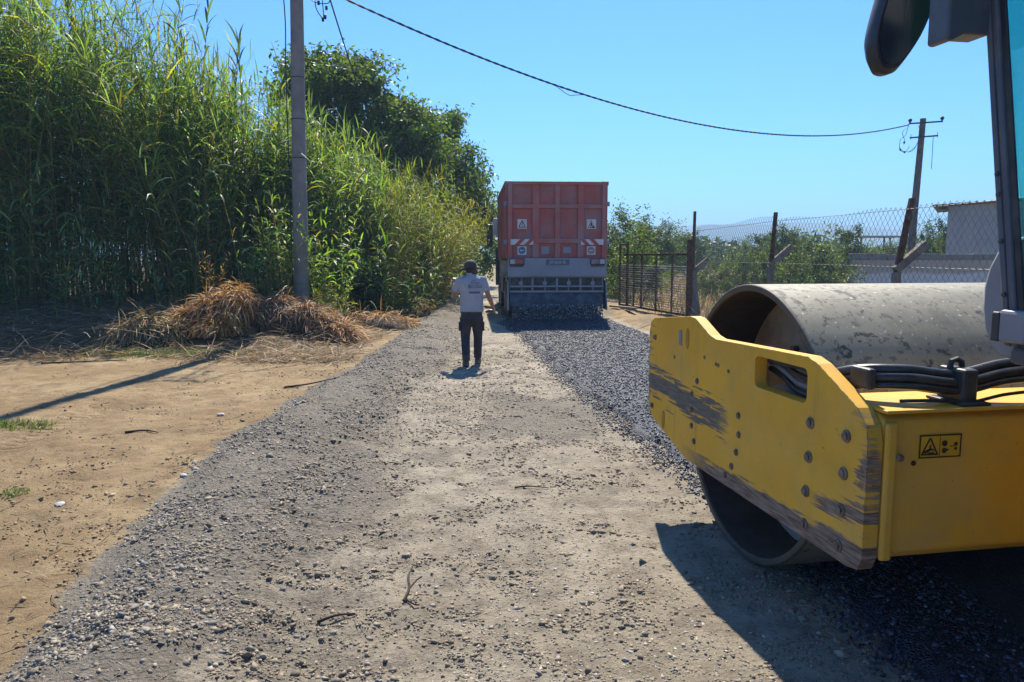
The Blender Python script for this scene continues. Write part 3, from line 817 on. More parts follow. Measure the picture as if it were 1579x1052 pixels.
heap('dry_reed_heap', 'orange-brown dry reed heap nearest the gravel edge', -3.55, 14.2, .7, .6, .5, 1500, (.45, .23, .09), [(0, 0, .5, .4), (-.4, .2, .55, .4), (.3, -.15, .35, .35)])
heap('dry_reed_heap', 'low orange-brown heap running along the road behind the pole', -3.0, 16.9, .8, .7, .42, 1300, (.46, .25, .10), [(0, 0, .42, .5), (-.5, .2, .42, .4), (.4, .3, .3, .4)])
heap('dry_reed_heap', 'small dark heap of cut reeds beside the far gravel, left of the man', -2.75, 20.5, .6, .9, .5, 900, (.24, .16, .08), [(0, 0, .5, .4), (0, .5, .4, .4)])
tuft = clump('dry_grass_tuft', 'upright orange dry grass tuft on top of the tallest dry heap', 'grass', -5.95, 14.5, 12, .08, (1.25, 1.6), (.40, .22, .09), 0, 8, .08, t0=.5, Lf=(.2, .35), W=(.01, .02), dry=0)

n = 1300
Y = pick_y(n, 2.8, 12, 1.3); X = gravel_edge(Y)-rng.exponential(2.2, n)
V, F, k = strips(np.stack([X, Y, ground_z(X, Y)+.008], -1), rng.uniform(0, 6.28, n), rng.normal(.05, .12, n), rng.uniform(.02, .13, n)*(1+.05*Y), rng.uniform(.003, .009, n)*(1+.05*Y), rng.uniform(0, .5, n), 2)
o = np_mesh('soil_debris', V, F, DRYLEAF, col=np.repeat(jit((.10, .07, .045), n, .6), k, 0)); tag(o, 'small dark leaf and twig debris strewn on the bare soil', 'litter', kind='stuff')
# straw litter and fallen canes on the bank (uncountable)
n = 16000
X = rng.uniform(-14, -2.6, n); Y = rng.uniform(11.3, 17.2, n)
k = (Y + .35*(X+6)*(X > -6) + 1.2*(fbm(X, Y)-.5) > 11.9) & (X < gravel_edge(Y)-.1)
X, Y = X[k], Y[k]; n = len(X)
P = np.stack([X, Y, ground_z(X, Y)+.01+.05*rng.random(n)], -1)
V, F, k = strips(P, rng.uniform(0, 6.28, n), rng.normal(.12, .18, n), rng.uniform(.15, .6, n), rng.uniform(.006, .022, n), rng.uniform(0, .5, n), 2, rng.normal(0, .4, n))
o = np_mesh('straw_litter', V, F, DRYLEAF, col=np.repeat(jit((.27, .19, .105), n, .4), k, 0)); tag(o, 'brown straw litter strewn over the bank below the reeds', 'litter', kind='stuff')
n = 520
X = rng.uniform(-13, -6.8, n); Y = rng.uniform(12.2, 15.8, n)
b = np.stack([X, Y, ground_z(X, Y)+rng.uniform(.03, .45, n)], -1)
V, F, k, _ = canes(b, rng.uniform(.05, .35, n), rng.uniform(0, 6.28, n), rng.uniform(3, 9, n), rng.uniform(.007, .014, n), 3, 1.0)
o = np_mesh('fallen_canes', V, F, DRYLEAF, col=np.repeat(jit((.38, .32, .24), n, .35), k, 0)); tag(o, 'tangle of grey fallen canes at the left below the reeds', 'litter', kind='stuff')
def grass(name, label, cx, cy, rx, ry, n, hh, colr, cat='grass', wmax=.008):
    a_ = rng.uniform(0, 6.28, n); r = np.sqrt(rng.random(n))
    X = cx+rx*r*np.cos(a_)*rng.uniform(.6, 1.1, n); Y = cy+ry*r*np.sin(a_)*rng.uniform(.6, 1.1, n)
    V, F, k = strips(np.stack([X, Y, ground_z(X, Y)-.01], -1), rng.uniform(0, 6.28, n), rng.normal(1.0, .3, n), rng.uniform(*hh, n), rng.uniform(wmax*.5, wmax, n), rng.uniform(.3, 1.3, n), 3)
    o = np_mesh(name, V, F, LEAF, col=np.repeat(jit(colr, n, .3), k, 0))
    return tag(o, label, cat, kind='stuff')
grass('grass_patch', 'green grass strip at the foot of the dry reed heaps', -5.9, 12.3, 1.7, .35, 3200, (.06, .18), (.07, .115, .03))
grass('grass_patch', 'small green grass patch on bare soil at left edge', -4.85, 7.05, .45, .22, 1100, (.03, .09), (.085, .13, .03))
grass('grass_patch', 'tiny green weed patch lower at the left edge', -3.45, 4.95, .12, .12, 200, (.02, .06), (.09, .14, .03))
n = 15000
Y = rng.uniform(15, 70, n); X = asphalt_right(np.minimum(Y, 30)) + 1.4 + rng.exponential(9, n)
k = X < .75*Y; X, Y = X[k], Y[k]; n = len(X)
V, F, k = strips(np.stack([X, Y, ground_z(X, Y)-.02], -1), rng.uniform(0, 6.28, n), rng.normal(1.25, .2, n), rng.uniform(.2, .75, n), rng.uniform(.012, .035, n), rng.uniform(.2, 1.0, n), 3)
c = jit((.36, .25, .12), n, .3); gk = fbm(X*.5, Y*.5) > .58; c[gk] = jit((.09, .12, .035), gk.sum(), .3)
o = np_mesh('dry_field_grass', V, F, DRYLEAF, col=np.repeat(c, k, 0)); tag(o, 'tall dry tan grass on the field behind the gate and fence', 'grass', kind='stuff')
# ------------------------------------------------------------------ road roller
RO = (2.32, 4.135, 0.0)
roller = thing('road_roller', 'yellow single-drum road roller with scratched side plate at the right edge', 'road roller', RO, R(10))
YEL = (.72, .385, .020)
PLATE = [(1.06, 1.15), (1.035, 1.215), (.97, 1.245), (.40, 1.30), (.33, 1.295), (.13, 1.215), (.06, 1.203), (-.82, 1.226), (-.90, 1.205), (-1.17, 1.075), (-1.225, 1.02),
         (-1.24, .95), (-1.24, .50), (-1.215, .45), (-1.15, .438), (.42, .44), (.97, .572), (1.035, .62), (1.055, .68)]
def paint(name, plate=False):
    m = Mat(name)
    x, y, z = m.xyz()
    n = m.noise(3, 5, .6); nf = m.noise(30, 5, .65)
    c = m.mix(n.ss(.3, .7), tuple(v*.90 for v in YEL), tuple(v*1.06 for v in YEL))
    # dirt film and small dark specks
    c = m.mix(m.noise(5, 6, .7).ss(.5, .8)*.35, c, (.33, .22, .07))
    c = m.mix(m.noise(55, 3, .5).ss(.70, .78)*.8, c, (.10, .06, .025))
    c = m.mix(m.noise(1.4, 7, .7).ss(.45, .75)*.45, c, (.42, .31, .14))
    c = m.mix(m.noise(1.0, 6, .65, m.co('Object', (16, 16, 1.1))).ss(.58, .75)*.4, c, (.28, .18, .06))
    rough = nf*.25+.42
    if plate:
        st = m.noise(1.0, 5, .6, m.co('Object', (3, 3.2, 55)))            # long horizontal scrape marks
        st2 = m.noise(1.0, 4, .6, m.co('Object', (9, 7, 120)))
        blot = m.noise(6, 5, .65)
        # worn lower edge (outline of the plate's underside)
        low = z - (y-.42).mx(0.0)*.24 - .44
        wl = (low*-1.0 + .035 + st*.14 - .03 + (y*-1.0).mx(0.0)*.035 + (blot-.5)*.10).ss(-.012, .012) * (y*-1.0 + .55).ss(0, .5)
        # big grey scrape across the front half
        cen = (z - .80 - (y-.45)*.055).abs()
        wg = ((cen*-1.0 + .085 + (st-.5)*.42 + (blot-.5)*.10)).ss(0, .02) * (y + .12 + (st2-.5)*.5).ss(0, .12)
        # rubbed rear edge and the brown scrape at the rear bolts
        wr = ((y*-1.0) - 1.222 + (st-.5)*.34 + (blot-.5)*.30).ss(-.01, .02) * (st2*.5+blot*.5).ss(.42, .54) * m.noise(3.3, 3).ss(.40, .56)
        wb = (((z-.645+(y+1.0)*.06).abs()*-1.0) + .038 + (st-.5)*.16).ss(0, .012) * ((y*-1.0)-.86).ss(0, .12)
        wf = (y - 1.0 + (st-.5)*.35).ss(0, .02) * st2.ss(.45, .6)
        nx_, _, _ = m.xyz('Normal')
        chip = ((nx_.abs()-.5).abs()*-1.0+.42).ss(0, .1) * (nf*.6+blot*.4).ss(.47, .55)
        thin = (st2 - .70).ss(0, .015) * blot.ss(.48, .6) * .9
        brown = wl.mx(wr).mx(wb).mx(wf).mx(chip)
        c = m.mix(thin, c, (.13, .065, .028))
        c = m.mix(brown, c, m.mix(st2.ss(.35, .65), (.105, .062, .04), (.26, .205, .16)))
        c = m.mix(wg, c, m.mix(st2.ss(.3, .7), (.075, .07, .066), (.19, .165, .12)))
        rough = rough + brown.mx(wg)*.25
    else:
        c = m.mix((m.noise(4.5, 6, .7, m.co('Object', (3, 3, .7))).ss(.62, .74)) * ((z*-1.0)+.72).ss(0, .2) * .8, c, (.13, .075, .03))
    m.set(col=c, rough=rough, spec=.45)
    m.bump(nf*.4+m.noise(140, 3)*.25, .12, .004)
    return m.m
M_PLATE = paint('worn_yellow_plate', True)
M_YEL = paint('yellow_paint')
M_STEEL = Mat('drum_steel')
_p = M_STEEL.co('Object')
n1 = M_STEEL.noise(2.2, 6, .65, _p); n2 = M_STEEL.noise(14, 6, .7, _p); n3 = M_STEEL.noise(5, 6, .75, M_STEEL.co('Object', (1, 1, 1)), 1.2)
xx, yy, zz = M_STEEL.xyz()
c = M_STEEL.mix(n1.ss(.3, .7), (.185, .17, .122), (.31, .285, .215))
c = M_STEEL.mix(M_STEEL.noise(1.2, 4, .5, M_STEEL.co('Object', (.4, 6, 6))).ss(.45, .7)*.5, c, (.36, .33, .22))
c = M_STEEL.mix(((n3*.5+n2*.5)-.565+(n1-.5)*.30).ss(0, .05)*.9, c, (.028, .03, .032))
c = M_STEEL.mix((M_STEEL.noise(40, 4, .6, _p)-.64).ss(0, .05)*.8, c, (.65, .63, .58))
band = M_STEEL.noise(1.0, 5, .6, M_STEEL.co('Object', (26, 1.2, 1.2)))
c = M_STEEL.mix(band.ss(.5, .68)*.45, c, (.30, .28, .215))
c = M_STEEL.mix((xx.abs()-1.04+(n2-.5)*.03).ss(0, .02)*.85, c, (.055, .048, .04))
c = M_STEEL.mix((M_STEEL.noise(26, 5, .65, _p)-.57+(n1-.5)*.2).ss(0, .05)*.6, c, (.06, .056, .045))
M_STEEL.set(col=c, rough=n2*.3+.42, metal=.12)
M_STEEL.bump(n2*.5+n3*.5, .35, .006)
M_STEEL = M_STEEL.m
M_DKST = pbr('dark_grimy_steel', (.035, .033, .032), .75, var=.4, scale=7, bump=.4, bs=30)
M_DISC = pbr('olive_grey_disc', (.36, .34, .26), .7, var=.2, scale=5, dust=(.12, .11, .09))
M_RUB = pbr('black_rubber', (.018, .018, .02), .5, var=.3, scale=20, bump=.15, bs=60, dust=(.10, .09, .075), dusts=9, dustmax=.5)
M_HOSE = pbr('black_hose', (.022, .023, .027), .36, var=.3, scale=25, bump=.1, bs=90, dust=(.12, .11, .09), dusts=14, dustmax=.35)
M_HGREY = pbr('grey_hose', (.20, .20, .21), .4, var=.2, scale=25, bump=.1, bs=90)
M_BOLT = pbr('bolt_steel', (.16, .125, .095), .55, .35, var=.45, scale=40, bump=.4, bs=80)
M_CABG = pbr('cab_grey', (.07, .078, .10), .42, var=.12, scale=4, bump=.06, bs=90, dust=(.25, .23, .20), dusts=5, dustmax=.25)
M_CABL = pbr('cab_light_grey', (.22, .23, .25), .42, var=.08, scale=4, bump=.05, bs=90, dust=(.33, .30, .26), dusts=5, dustmax=.35)
M_BLK = pbr('black_plastic', (.02, .021, .024), .5, var=.25, scale=12, bump=.1, bs=90, dust=(.14, .13, .11), dusts=6, dustmax=.3)
gm = Mat('tinted_glass')
gm.nt.nodes.remove(gm.p)
_t = gm.nt.nodes.new('ShaderNodeBsdfTransparent'); _t.inputs[0].default_value = (.50, .82, .78, 1)
_g = gm.nt.nodes.new('ShaderNodeBsdfGlossy'); _g.inputs['Roughness'].default_value = .03; _g.inputs[0].default_value = (.8, .95, .92, 1)
_f = gm.nt.nodes.new('ShaderNodeValue'); _f.outputs[0].default_value = .07
_x = gm.nt.nodes.new('ShaderNodeMixShader')
gm.nt.links.new(_f.outputs[0], _x.inputs[0]); gm.nt.links.new(_t.outputs[0], _x.inputs[1]); gm.nt.links.new(_g.outputs[0], _x.inputs[2]); gm.nt.links.new(_x.outputs[0], gm.out.inputs[0])
M_GLASS = gm.m

# drum: thick rolled shell, open ends, recessed discs
drum = MB().lathe([(.75, -1.065), (.75, 1.065), (.715, 1.065), (.715, -1.065)], (0, 0, .75), 0, 96, True).build('drum', M_STEEL, roller, smooth=True, bevel=.006)
MB().lathe([(.7135, -1.05), (.7135, 1.05)], (0, 0, .75), 0, 96).build('drum_lining', M_DKST, drum, smooth=True)
for sx in (-1, 1):
    MB().lathe([(.713, sx*.70), (.20, sx*.70), (.20, sx*.86), (.15, sx*.90), (.001, sx*.90)], (0, 0, .75), 0, 64).build('end_disc', M_DISC, drum, smooth=True)
    for k in range(10):
        a_ = 2*math.pi*k/10
        MB().lathe([(.02, sx*.69), (.02, sx*.735), (.001, sx*.735)], (0, .40*math.cos(a_), .75+.40*math.sin(a_)), 0, 6).build('disc_bolt', M_BOLT, drum)

def hole_plate(x0, x1, poly, hole):
    """plate outline with a window, as bmesh: faces bridged between outline and hole"""
    bm = bmesh.new()
    geo = []
    for x in (x0, x1):
        o_ = [bm.verts.new((x, p[0], p[1])) for p in poly]
        h_ = [bm.verts.new((x, p[0], p[1])) for p in hole] if hole else []
        es = [bm.edges.new((o_[i], o_[(i+1) % len(o_)])) for i in range(len(o_))]
        es += [bm.edges.new((h_[i], h_[(i+1) % len(h_)])) for i in range(len(h_))]
        bmesh.ops.triangle_fill(bm, use_beauty=True, use_dissolve=True, edges=es)
        geo.append((o_, h_))
    (a0, h0), (a1, h1) = geo
    for A, B in ((a0, a1), (h0, h1)):
        for i in range(len(A)):
            j = (i+1) % len(A)
            bm.faces.new((A[i], A[j], B[j], B[i]))
    bmesh.ops.recalc_face_normals(bm, faces=bm.faces)
    me = bpy.data.meshes.new('side_plate'); bm.to_mesh(me); bm.free()
    return me
def rounded(y0, y1, z0, z1, r, n=4):
    out = []
    for cy, cz, a0 in ((y1-r, z1-r, 0), (y0+r, z1-r, 90), (y0+r, z0+r, 180), (y1-r, z0+r, 270)):
        for k in range(n+1):
            a_ = R(a0+90*k/n); out.append((cy+r*math.cos(a_), cz+r*math.sin(a_)))
    return out
SLOT = rounded(-.825, -.375, 1.022, 1.172, .03)
BOLTS = [(.947, 1.118), (.977, .655), (.278, .936), (.347, .848), (.349, .755), (.339, .661), (.300, .576), (-.229, .843), (-.239, .746), (-.218, .649), (-.173, .562), (-.104, .496),
         (-.867, .948), (-.864, .800), (-.856, .648), (-.854, .501), (-1.114, .951), (-1.108, .800), (-1.101, .650), (-1.096, .500)]
bolt_me = None
for sx in (-1, 1):
    x0, x1 = sx*1.225, sx*1.160
    me = hole_plate(x0, x1, PLATE, SLOT); me.materials.append(M_PLATE)
    pl = link(bpy.data.objects.new('side_plate', me)); pl.parent = roller
    b = pl.modifiers.new('bevel', 'BEVEL'); b.width = .012; b.segments = 3; b.limit_method = 'ANGLE'; b.angle_limit = R(50)
    if sx < 0: pl['label'] = 'scratched yellow side plate with bolts and slot'
    for k, (by_, bz_) in enumerate(BOLTS):
        big = k >= 12
        rr = .026 if big else .019
        if big or k in (0, 1):
            prof = [(rr, 0), (rr, .004), (rr*.8, .008), (rr*.62, .008), (rr*.62, .014), (.001, .014)]
        else:
            prof = [(rr, 0), (rr, .003), (rr*.66, .003), (rr*.62, .009), (.001, .009)]
        MB().lathe([(r_, sx*t_) for r_, t_ in prof], (sx*1.2255, by_, bz_), 0, 14).build('bolt', M_BOLT, pl, smooth=True)
    for by_, bz_, ww, hh in ((.43, 1.165, .024, .062), (.78, .60, .022, .06)):     # tall oval holes
        MB().prism([(by_+ww*math.cos(2*math.pi*k/16), bz_+hh*math.sin(2*math.pi*k/16)) for k in range(16)], sx*1.2262, sx*1.2285, 0).build('slotted_cover', pbr('ochre_cover', (.40, .20, .02), .5) if sx < 0 and hh > .061 else bpy.data.materials['ochre_cover'], pl)
    for by_, bz_ in ((.19, 1.085), (.045, 1.068), (.015, 1.066), (-.105, 1.052), (.62, 1.03)):
        MB().lathe([(.011, 0), (.011, sx*.003), (.001, sx*.003)], (sx*1.2255, by_, bz_), 0, 10).build('plug', M_BOLT, pl)
    MB().box((sx*1.2285, .515, 1.115), (sx*1.2262, .555, 1.205)).build('grey_label', M_CABL, pl)
# cross beams, scraper, drum carriers
bp = [(-1.235, .52), (-1.232, 1.035), (-1.18, 1.062), (-.93, 1.062), (-.93, .50), (-1.19, .48)]
beam = MB().prism(bp, -1.158, 1.158, 0).build('rear_cross_beam', M_YEL, roller, bevel=.012)
MB().box((-1.160, -1.262, .495), (-1.112, -1.236, 1.03)).build('weld_flange', M_YEL, beam, bevel=.012)
MB().prism([(-1.25, 1.063), (-1.25, 1.077), (-.90, 1.077), (-.90, 1.063)], -1.158, 1.158, 0).build('top_flange', M_YEL, beam, bevel=.004)
MB().prism([(.86, .62), (.86, 1.12), (1.03, 1.12), (1.03, .66)], -1.158, 1.158, 0).build('front_cross_beam', M_YEL, roller, bevel=.015)
for sx in (-1, 1):
    MB().box((sx*1.16, -.70, 1.14), (sx*1.075, .12, 1.19)).build('inner_rail', M_DKST, roller, bevel=.006)
    MB().lathe([(.30, sx*1.158), (.30, sx*1.09), (.16, sx*1.09), (.16, sx*.905), (.001, sx*.905)], (0, 0, .75), 0, 28).build('drum_carrier', M_DKST, roller, smooth=True)
MB().box((-1.05, -.93, .60), (1.05, -.79, .66)).build('scraper', M_DKST, roller)
# warning decal on the beam
dec = MB().box((-1.005, -1.2375, .885), (-.825, -1.2362, .975)).build('warning_decal', pbr('decal_yellow', (.55, .32, .02), .45, var=.1), beam)
M_INK = pbr('black_ink', (.012, .010, .008), .55, var=.2, bump=0)
ink = MB(); yk = (-1.2392, -1.2380)
def ib(x0, z0, x1, z1): ink.box((x0, yk[0], z0), (x1, yk[1], z1))
for q in ((-1.005, .970, -.825, .975), (-1.005, .885, -.825, .890), (-1.005, .885, -1.0, .975), (-.83, .885, -.825, .975), (-.918, .885, -.9165, .975)): ib(*q)
def iline(a_, b_, w):
    a_ = Vector((a_[0], 0, a_[1])); b_ = Vector((b_[0], 0, b_[1])); d_ = (b_-a_).normalized(); p_ = Vector((-d_.z, 0, d_.x))*w/2
    vs_ = [a_+p_, b_+p_, b_-p_, a_-p_]
    ink.add([(v.x, yk[0], v.z) for v in vs_]+[(v.x, yk[1], v.z) for v in vs_], [(0, 1, 2, 3), (7, 6, 5, 4), (0, 4, 5, 1), (1, 5, 6, 2), (2, 6, 7, 3), (3, 7, 4, 0)])
for a_, b_ in (((-.995, .897), (-.96, .963)), ((-.96, .963), (-.925, .897)), ((-.995, .899), (-.925, .899))): iline(a_, b_, .006)
for a_, b_, w_ in (((-.985, .906), (-.955, .920), .010), ((-.955, .920), (-.94, .914), .006), ((-.96, .918), (-.957, .936), .006), ((-.97, .905), (-.94, .905), .005),
                   ((-.888, .915), (-.878, .915), .006), ((-.872, .928), (-.866, .928), .004), ((-.862, .928), (-.856, .928), .004)): iline(a_, b_, w_)
for cx_, cz_, r_ in ((-.897, .940, .012), (-.897, .912, .011), (-.848, .936, .008), (-.848, .918, .006)):
    ink.prism([(cx_+r_*math.cos(k*math.pi/5), cz_+r_*math.sin(k*math.pi/5)) for k in range(10)], yk[0], yk[1], 1)
ink.build('pictogram', M_INK, dec)
MB().lathe([(.010, 0), (.010, -.003), (.001, -.003)], (-1.025, -1.2362, .868), 1, 10).build('drain_hole', M_INK, beam)
MB().lathe([(.016, 0), (.012, -.012), (.001, -.014)], (-1.105, -1.2622, .90), 1, 8).build('bolt', M_BOLT, beam)
# hoses over the beam
def spline(pts, n=40):
    pts = [Vector(p) for p in pts]; out = []
    q = [pts[0]*2-pts[1]]+pts+[pts[-1]*2-pts[-2]]
    for i in range(1, len(q)-2):
        for k in range(n//(len(pts)-1)):
            t = k/(n//(len(pts)-1)); a_, b_, c_, d_ = q[i-1:i+3]
            out.append(.5*((2*b_)+(c_-a_)*t+(2*a_-5*b_+4*c_-d_)*t*t+(3*b_-a_-3*c_+d_)*t**3))
    return out+[pts[-1]]
for k, (dy, dz, rr) in enumerate(((0, .040, .021), (-.03, .012, .020), (.035, .010, .020), (-.042, -.018, .014), (.0, -.022, .018))):
    pts = [(-1.12, -.75+dy*.3, 1.08+dz), (-1.12, -.98+dy, 1.15+dz), (-.98, -1.10+dy, 1.165+dz), (-.78, -1.13+dy, 1.145+dz), (-.58, -1.15+dy, 1.185+dz), (-.36, -1.20+dy, 1.195+dz*1.1), (-.12, -1.40+dy, 1.16+dz), (.05, -1.75, 1.0+dz)]
    MB().tube(spline(pts, 56), rr, 12).build('hydraulic_hose', M_HOSE, roller, smooth=True)
MB().tube(spline([(-1.06, -1.19, 1.10), (-.9, -1.20, 1.098), (-.76, -1.20, 1.088), (-.6, -1.205, 1.115), (-.42, -1.22, 1.12), (-.2, -1.33, 1.09)], 40), .007, 8).build('thin_cable', M_HOSE, roller, smooth=True)
cl = MB().box((-.80, -1.205, 1.078), (-.735, -1.06, 1.215)).build('hose_clamp', M_BLK, roller, bevel=.012)
MB().box((-.83, -1.235, 1.0775), (-.70, -1.04, 1.090)).build('clamp_foot', M_BLK, cl, bevel=.005)
MB().tube([(-.795, -1.12, 1.21), (-.79, -1.12, 1.238), (-.765, -1.12, 1.245), (-.745, -1.12, 1.235), (-.74, -1.12, 1.21)], .012, 8).build('clamp_ring', M_BLK, cl, smooth=True)
MB().box((-1.150, -1.12, 1.13), (-1.112, -1.0, 1.215)).build('hose_clamp', M_BLK, roller, bevel=.012)
for k in range(4):
    z_ = 1.045+.034*k
    MB().tube(spline([(-1.10, -.30, z_+.05), (-1.115, -.45, z_+.03), (-1.13, -.62, z_-.012+.004*k), (-1.125, -.80, z_-.004), (-1.10, -.95, z_+.02)], 28), .013, 10).build('hose', M_HGREY if k % 2 else M_HOSE, roller, smooth=True)
# front-to-rear joint and rear body (carries on behind the picture edge)
MB().box((-.30, -1.95, .45), (.30, -1.237, .95)).build('articulation_joint', M_DKST, roller, bevel=.03)
rear = MB().prism([(-1.75, .55), (-1.75, 1.22), (-3.2, 1.25), (-3.2, .55)], -.62, .62, 0).build('rear_frame', M_YEL, roller, bevel=.03)
MB().prism([(-3.12, 1.0), (-3.12, 1.85), (-4.5, 1.62), (-4.85, 1.35), (-4.85, .75)], -.80, .80, 0).build('engine_hood', M_YEL, roller, bevel=.06, seg=4)
for sx in (-1, 1):
    w = MB().lathe([(.42, sx*.70), (.55, sx*.66), (.70, sx*.68), (.765, sx*.74), (.775, sx*.95), (.765, sx*1.14), (.70, sx*1.20), (.55, sx*1.21), (.42, sx*1.17)], (0, -3.45, .775), 0, 48, True).build('tyre', M_RUB, roller, smooth=True)
    tr = MB()
    for k in range(20):
        a_ = 2*math.pi*k/20
        mt = Matrix.Translation((0, -3.45, .775)) @ Matrix.Rotation(a_, 4, 'X')
        tr.box((sx*.72, -.035, .755), (sx*1.15, .035, .80), mt)
    tr.build('tread', M_RUB, w)
    MB().lathe([(.43, sx*1.165), (.40, sx*1.10), (.20, sx*1.06), (.12, sx*1.13), (.001, sx*1.13)], (0, -3.45, .775), 0, 32).build('rim', M_YEL, w, smooth=True)
# cab
cab = MB().prism([(-1.50, 1.285), (-1.50, 1.345), (-3.05, 1.345), (-3.05, 1.285)], -.90, .90, 0).build('cab_floor', M_CABG, roller, bevel=.015)
def pillar(x, y0, y1, w, d, mat, nm='pillar', par=cab, z0=1.345, z1=2.95):
    q = [(x-w/2, y0-d/2, z0), (x+w/2, y0-d/2, z0), (x+w/2, y0+d/2, z0), (x-w/2, y0+d/2, z0)]
    r_ = [(x-w/2, y1-d/2, z1), (x+w/2, y1-d/2, z1), (x+w/2, y1+d/2, z1), (x-w/2, y1+d/2, z1)]
    return MB().loft([q, r_]).build(nm, mat, par, bevel=.008)
for sx in (-1, 1):
    pillar(sx*.905, -1.505, -1.245, .022, .026, M_CABG)
    pillar(sx*.906, -1.5335, -1.2735, .018, .028, M_CABL if sx > 0 else M_CABG)
    pillar(sx*.89, -3.0, -2.95, .07, .10, M_CABG)
    pillar(sx*.903, -1.562, -1.302, .010, .026, M_BLK, 'door_frame')
    pillar(sx*.885, -2.90, -2.86, .03, .08, M_BLK, 'door_frame')
    gl = [(-1.567, 1.40), (-1.325, 2.88), (-2.82, 2.88), (-2.86, 1.40)]
    MB().prism(gl, sx*.902, sx*.897, 0).build('side_window', M_GLASS, cab)
    MB().box((sx*.915, -2.9, 2.02), (sx*.875, -1.52, 2.065)).build('door_rail', M_BLK, cab, bevel=.012)
    hb = MB().box((sx*.945, -1.60, 1.36), (sx*.895, -1.49, 1.47)).build('hinge', M_CABL, cab, bevel=.012)
    MB().box((sx*.95, -1.50, 1.362), (sx*.905, -1.468, 1.462)).build('hinge_cover', M_BLK, hb, bevel=.006)
    for z_ in (1.52, 1.70, 1.86, 1.93):
        yy_ = -1.505+.26*(z_-1.345)/1.605
        MB().lathe([(.009, 0), (.009, sx*.004), (.001, sx*.006)], (sx*.9175, yy_-.005, z_), 0, 10).build('screw', M_BLK, cab)
MB().box((-1.0, -3.1, 2.93), (1.0, -1.10, 3.05)).build('cab_roof', M_CABL, cab, bevel=.04, seg=3)
wq = [[(-.87, -1.50, 1.70), (.87, -1.50, 1.70), (.87, -1.494, 1.70), (-.87, -1.494, 1.70)], [(-.87, -1.262, 2.92), (.87, -1.262, 2.92), (.87, -1.256, 2.92), (-.87, -1.256, 2.92)]]
MB().loft(wq).build('windscreen', M_GLASS, cab)
MB().prism([(-2.99, 1.5), (-2.99, 2.92), (-2.984, 2.92), (-2.984, 1.5)], -.88, .88, 0).build('rear_window', M_GLASS, cab)
cw = []
for k in range(9):
    a_ = R(-70+k*20); cw.append((-1.50+.17*max(0, math.cos(a_*.9)), 1.50+.215*math.sin(a_)))
MB().prism([(-1.53, 1.29)]+cw+[(-1.53, 1.72)], -.865, .865, 0).build('front_cowl', M_CABL, cab, bevel=.012, smooth=True)
MB().box((-.3, -2.6, 1.345), (.3, -2.0, 1.75)).build('seat', M_BLK, cab, bevel=.06, seg=3)
MB().box((-.28, -2.68, 1.7), (.28, -2.55, 2.4)).build('seat_back', M_BLK, cab, bevel=.05, seg=3)
MB().box((-.20, -1.80, 1.346), (.20, -1.55, 1.95)).build('console', M_BLK, cab, bevel=.05)
MB().tube([(-.22+.22*math.cos(2*math.pi*k/24)+.22, -1.87+.10*math.sin(2*math.pi*k/24), 2.03+.19*math.sin(2*math.pi*k/24)) for k in range(25)], .017, 8, False).build('steering_wheel', M_BLK, cab, smooth=True)
# mirror bracket and mirror beside the left front pillar
br = MB().prism([(-.905, 2.41), (-1.005, 2.41), (-1.055, 2.385), (-1.075, 2.39), (-1.075, 2.70), (-.905, 2.70)], -1.33, -1.23, 1).build('mirror_bracket', M_CABG, roller, bevel=.01)
MB().tube([(-1.05, -1.27, 2.60), (-1.06, -1.18, 2.68), (-1.03, -1.02, 2.66)], .014, 8).build('mirror_arm', M_BLK, br, smooth=True)
mo = [(-.062, -.215), (-.03, -.245), (.012, -.240), (.045, -.205), (.095, -.08), (.115, .06), (.115, .20), (.09, .245), (-.06, .245), (-.09, .20), (-.098, .0), (-.092, -.14)]
mo = [(q.x, q.y) for q in spline([(a_, b_, 0) for a_, b_ in mo+mo[:1]], 48)[:-1]]
mir = MB()
c0, s0 = math.cos(R(-14)), math.sin(R(-14))
def mp(q, k, y_): return (-1.035+(q[0]*c0-q[1]*s0)*k, y_, 2.575+(q[0]*s0+q[1]*c0)*k)
mir.loft([[mp(q, k, y_) for q in mo] for k, y_ in ((.93, -1.062), (1.0, -1.045), (1.0, -1.01), (.85, -.97), (.5, -.95))])
mo_ = mir.build('mirror', M_BLK, roller, smooth=True)
mg = Mat('mirror_glass'); mg.set(col=(.16, .17, .19), rough=.22, metal=1.0); mg.bump(mg.noise(6, 3, .5, mg.co('Object', (2, 2, .4))), .1, .05)
MB().loft([[mp(q, .86, -1.066) for q in mo], [mp(q, .86, -1.0625) for q in mo]]).build('mirror_glass', mg.m, mo_)
# ------------------------------------------------------------------ tipper truck spreading asphalt
truck = thing('tipper_truck', 'red tipper truck seen from behind, spreading asphalt from a dusty grey tailboard', 'truck', (1.135, 18.87, 0), R(3.2))
DUST = (.27, .25, .235)
M_RED = pbr('dusty_red_paint', (.40, .085, .062), .55, var=.12, scale=2.5, bump=.1, bs=30, dust=(.26, .19, .19), dusts=1.0, dustmax=.95)
M_RED2 = pbr('dusty_red_rib', (.43, .10, .075), .55, var=.12, scale=2.5, bump=.1, bs=30, dust=(.29, .22, .215), dusts=1.2, dustmax=.95)
M_TGREY = pbr('dusty_blue_grey_paint', (.25, .265, .29), .6, var=.12, scale=2, bump=.1, bs=30, dust=DUST, dusts=2.5, dustmax=.6)
M_TDARK = pbr('dusty_dark_steel', (.055, .055, .058), .7, var=.3, scale=5, bump=.25, bs=30, dust=(.20, .18, .16), dusts=4, dustmax=.5)
M_WHT = pbr('dusty_white', (.62, .60, .57), .5, var=.08, scale=8, bump=0, dust=(.40, .36, .33), dusts=9, dustmax=.5)
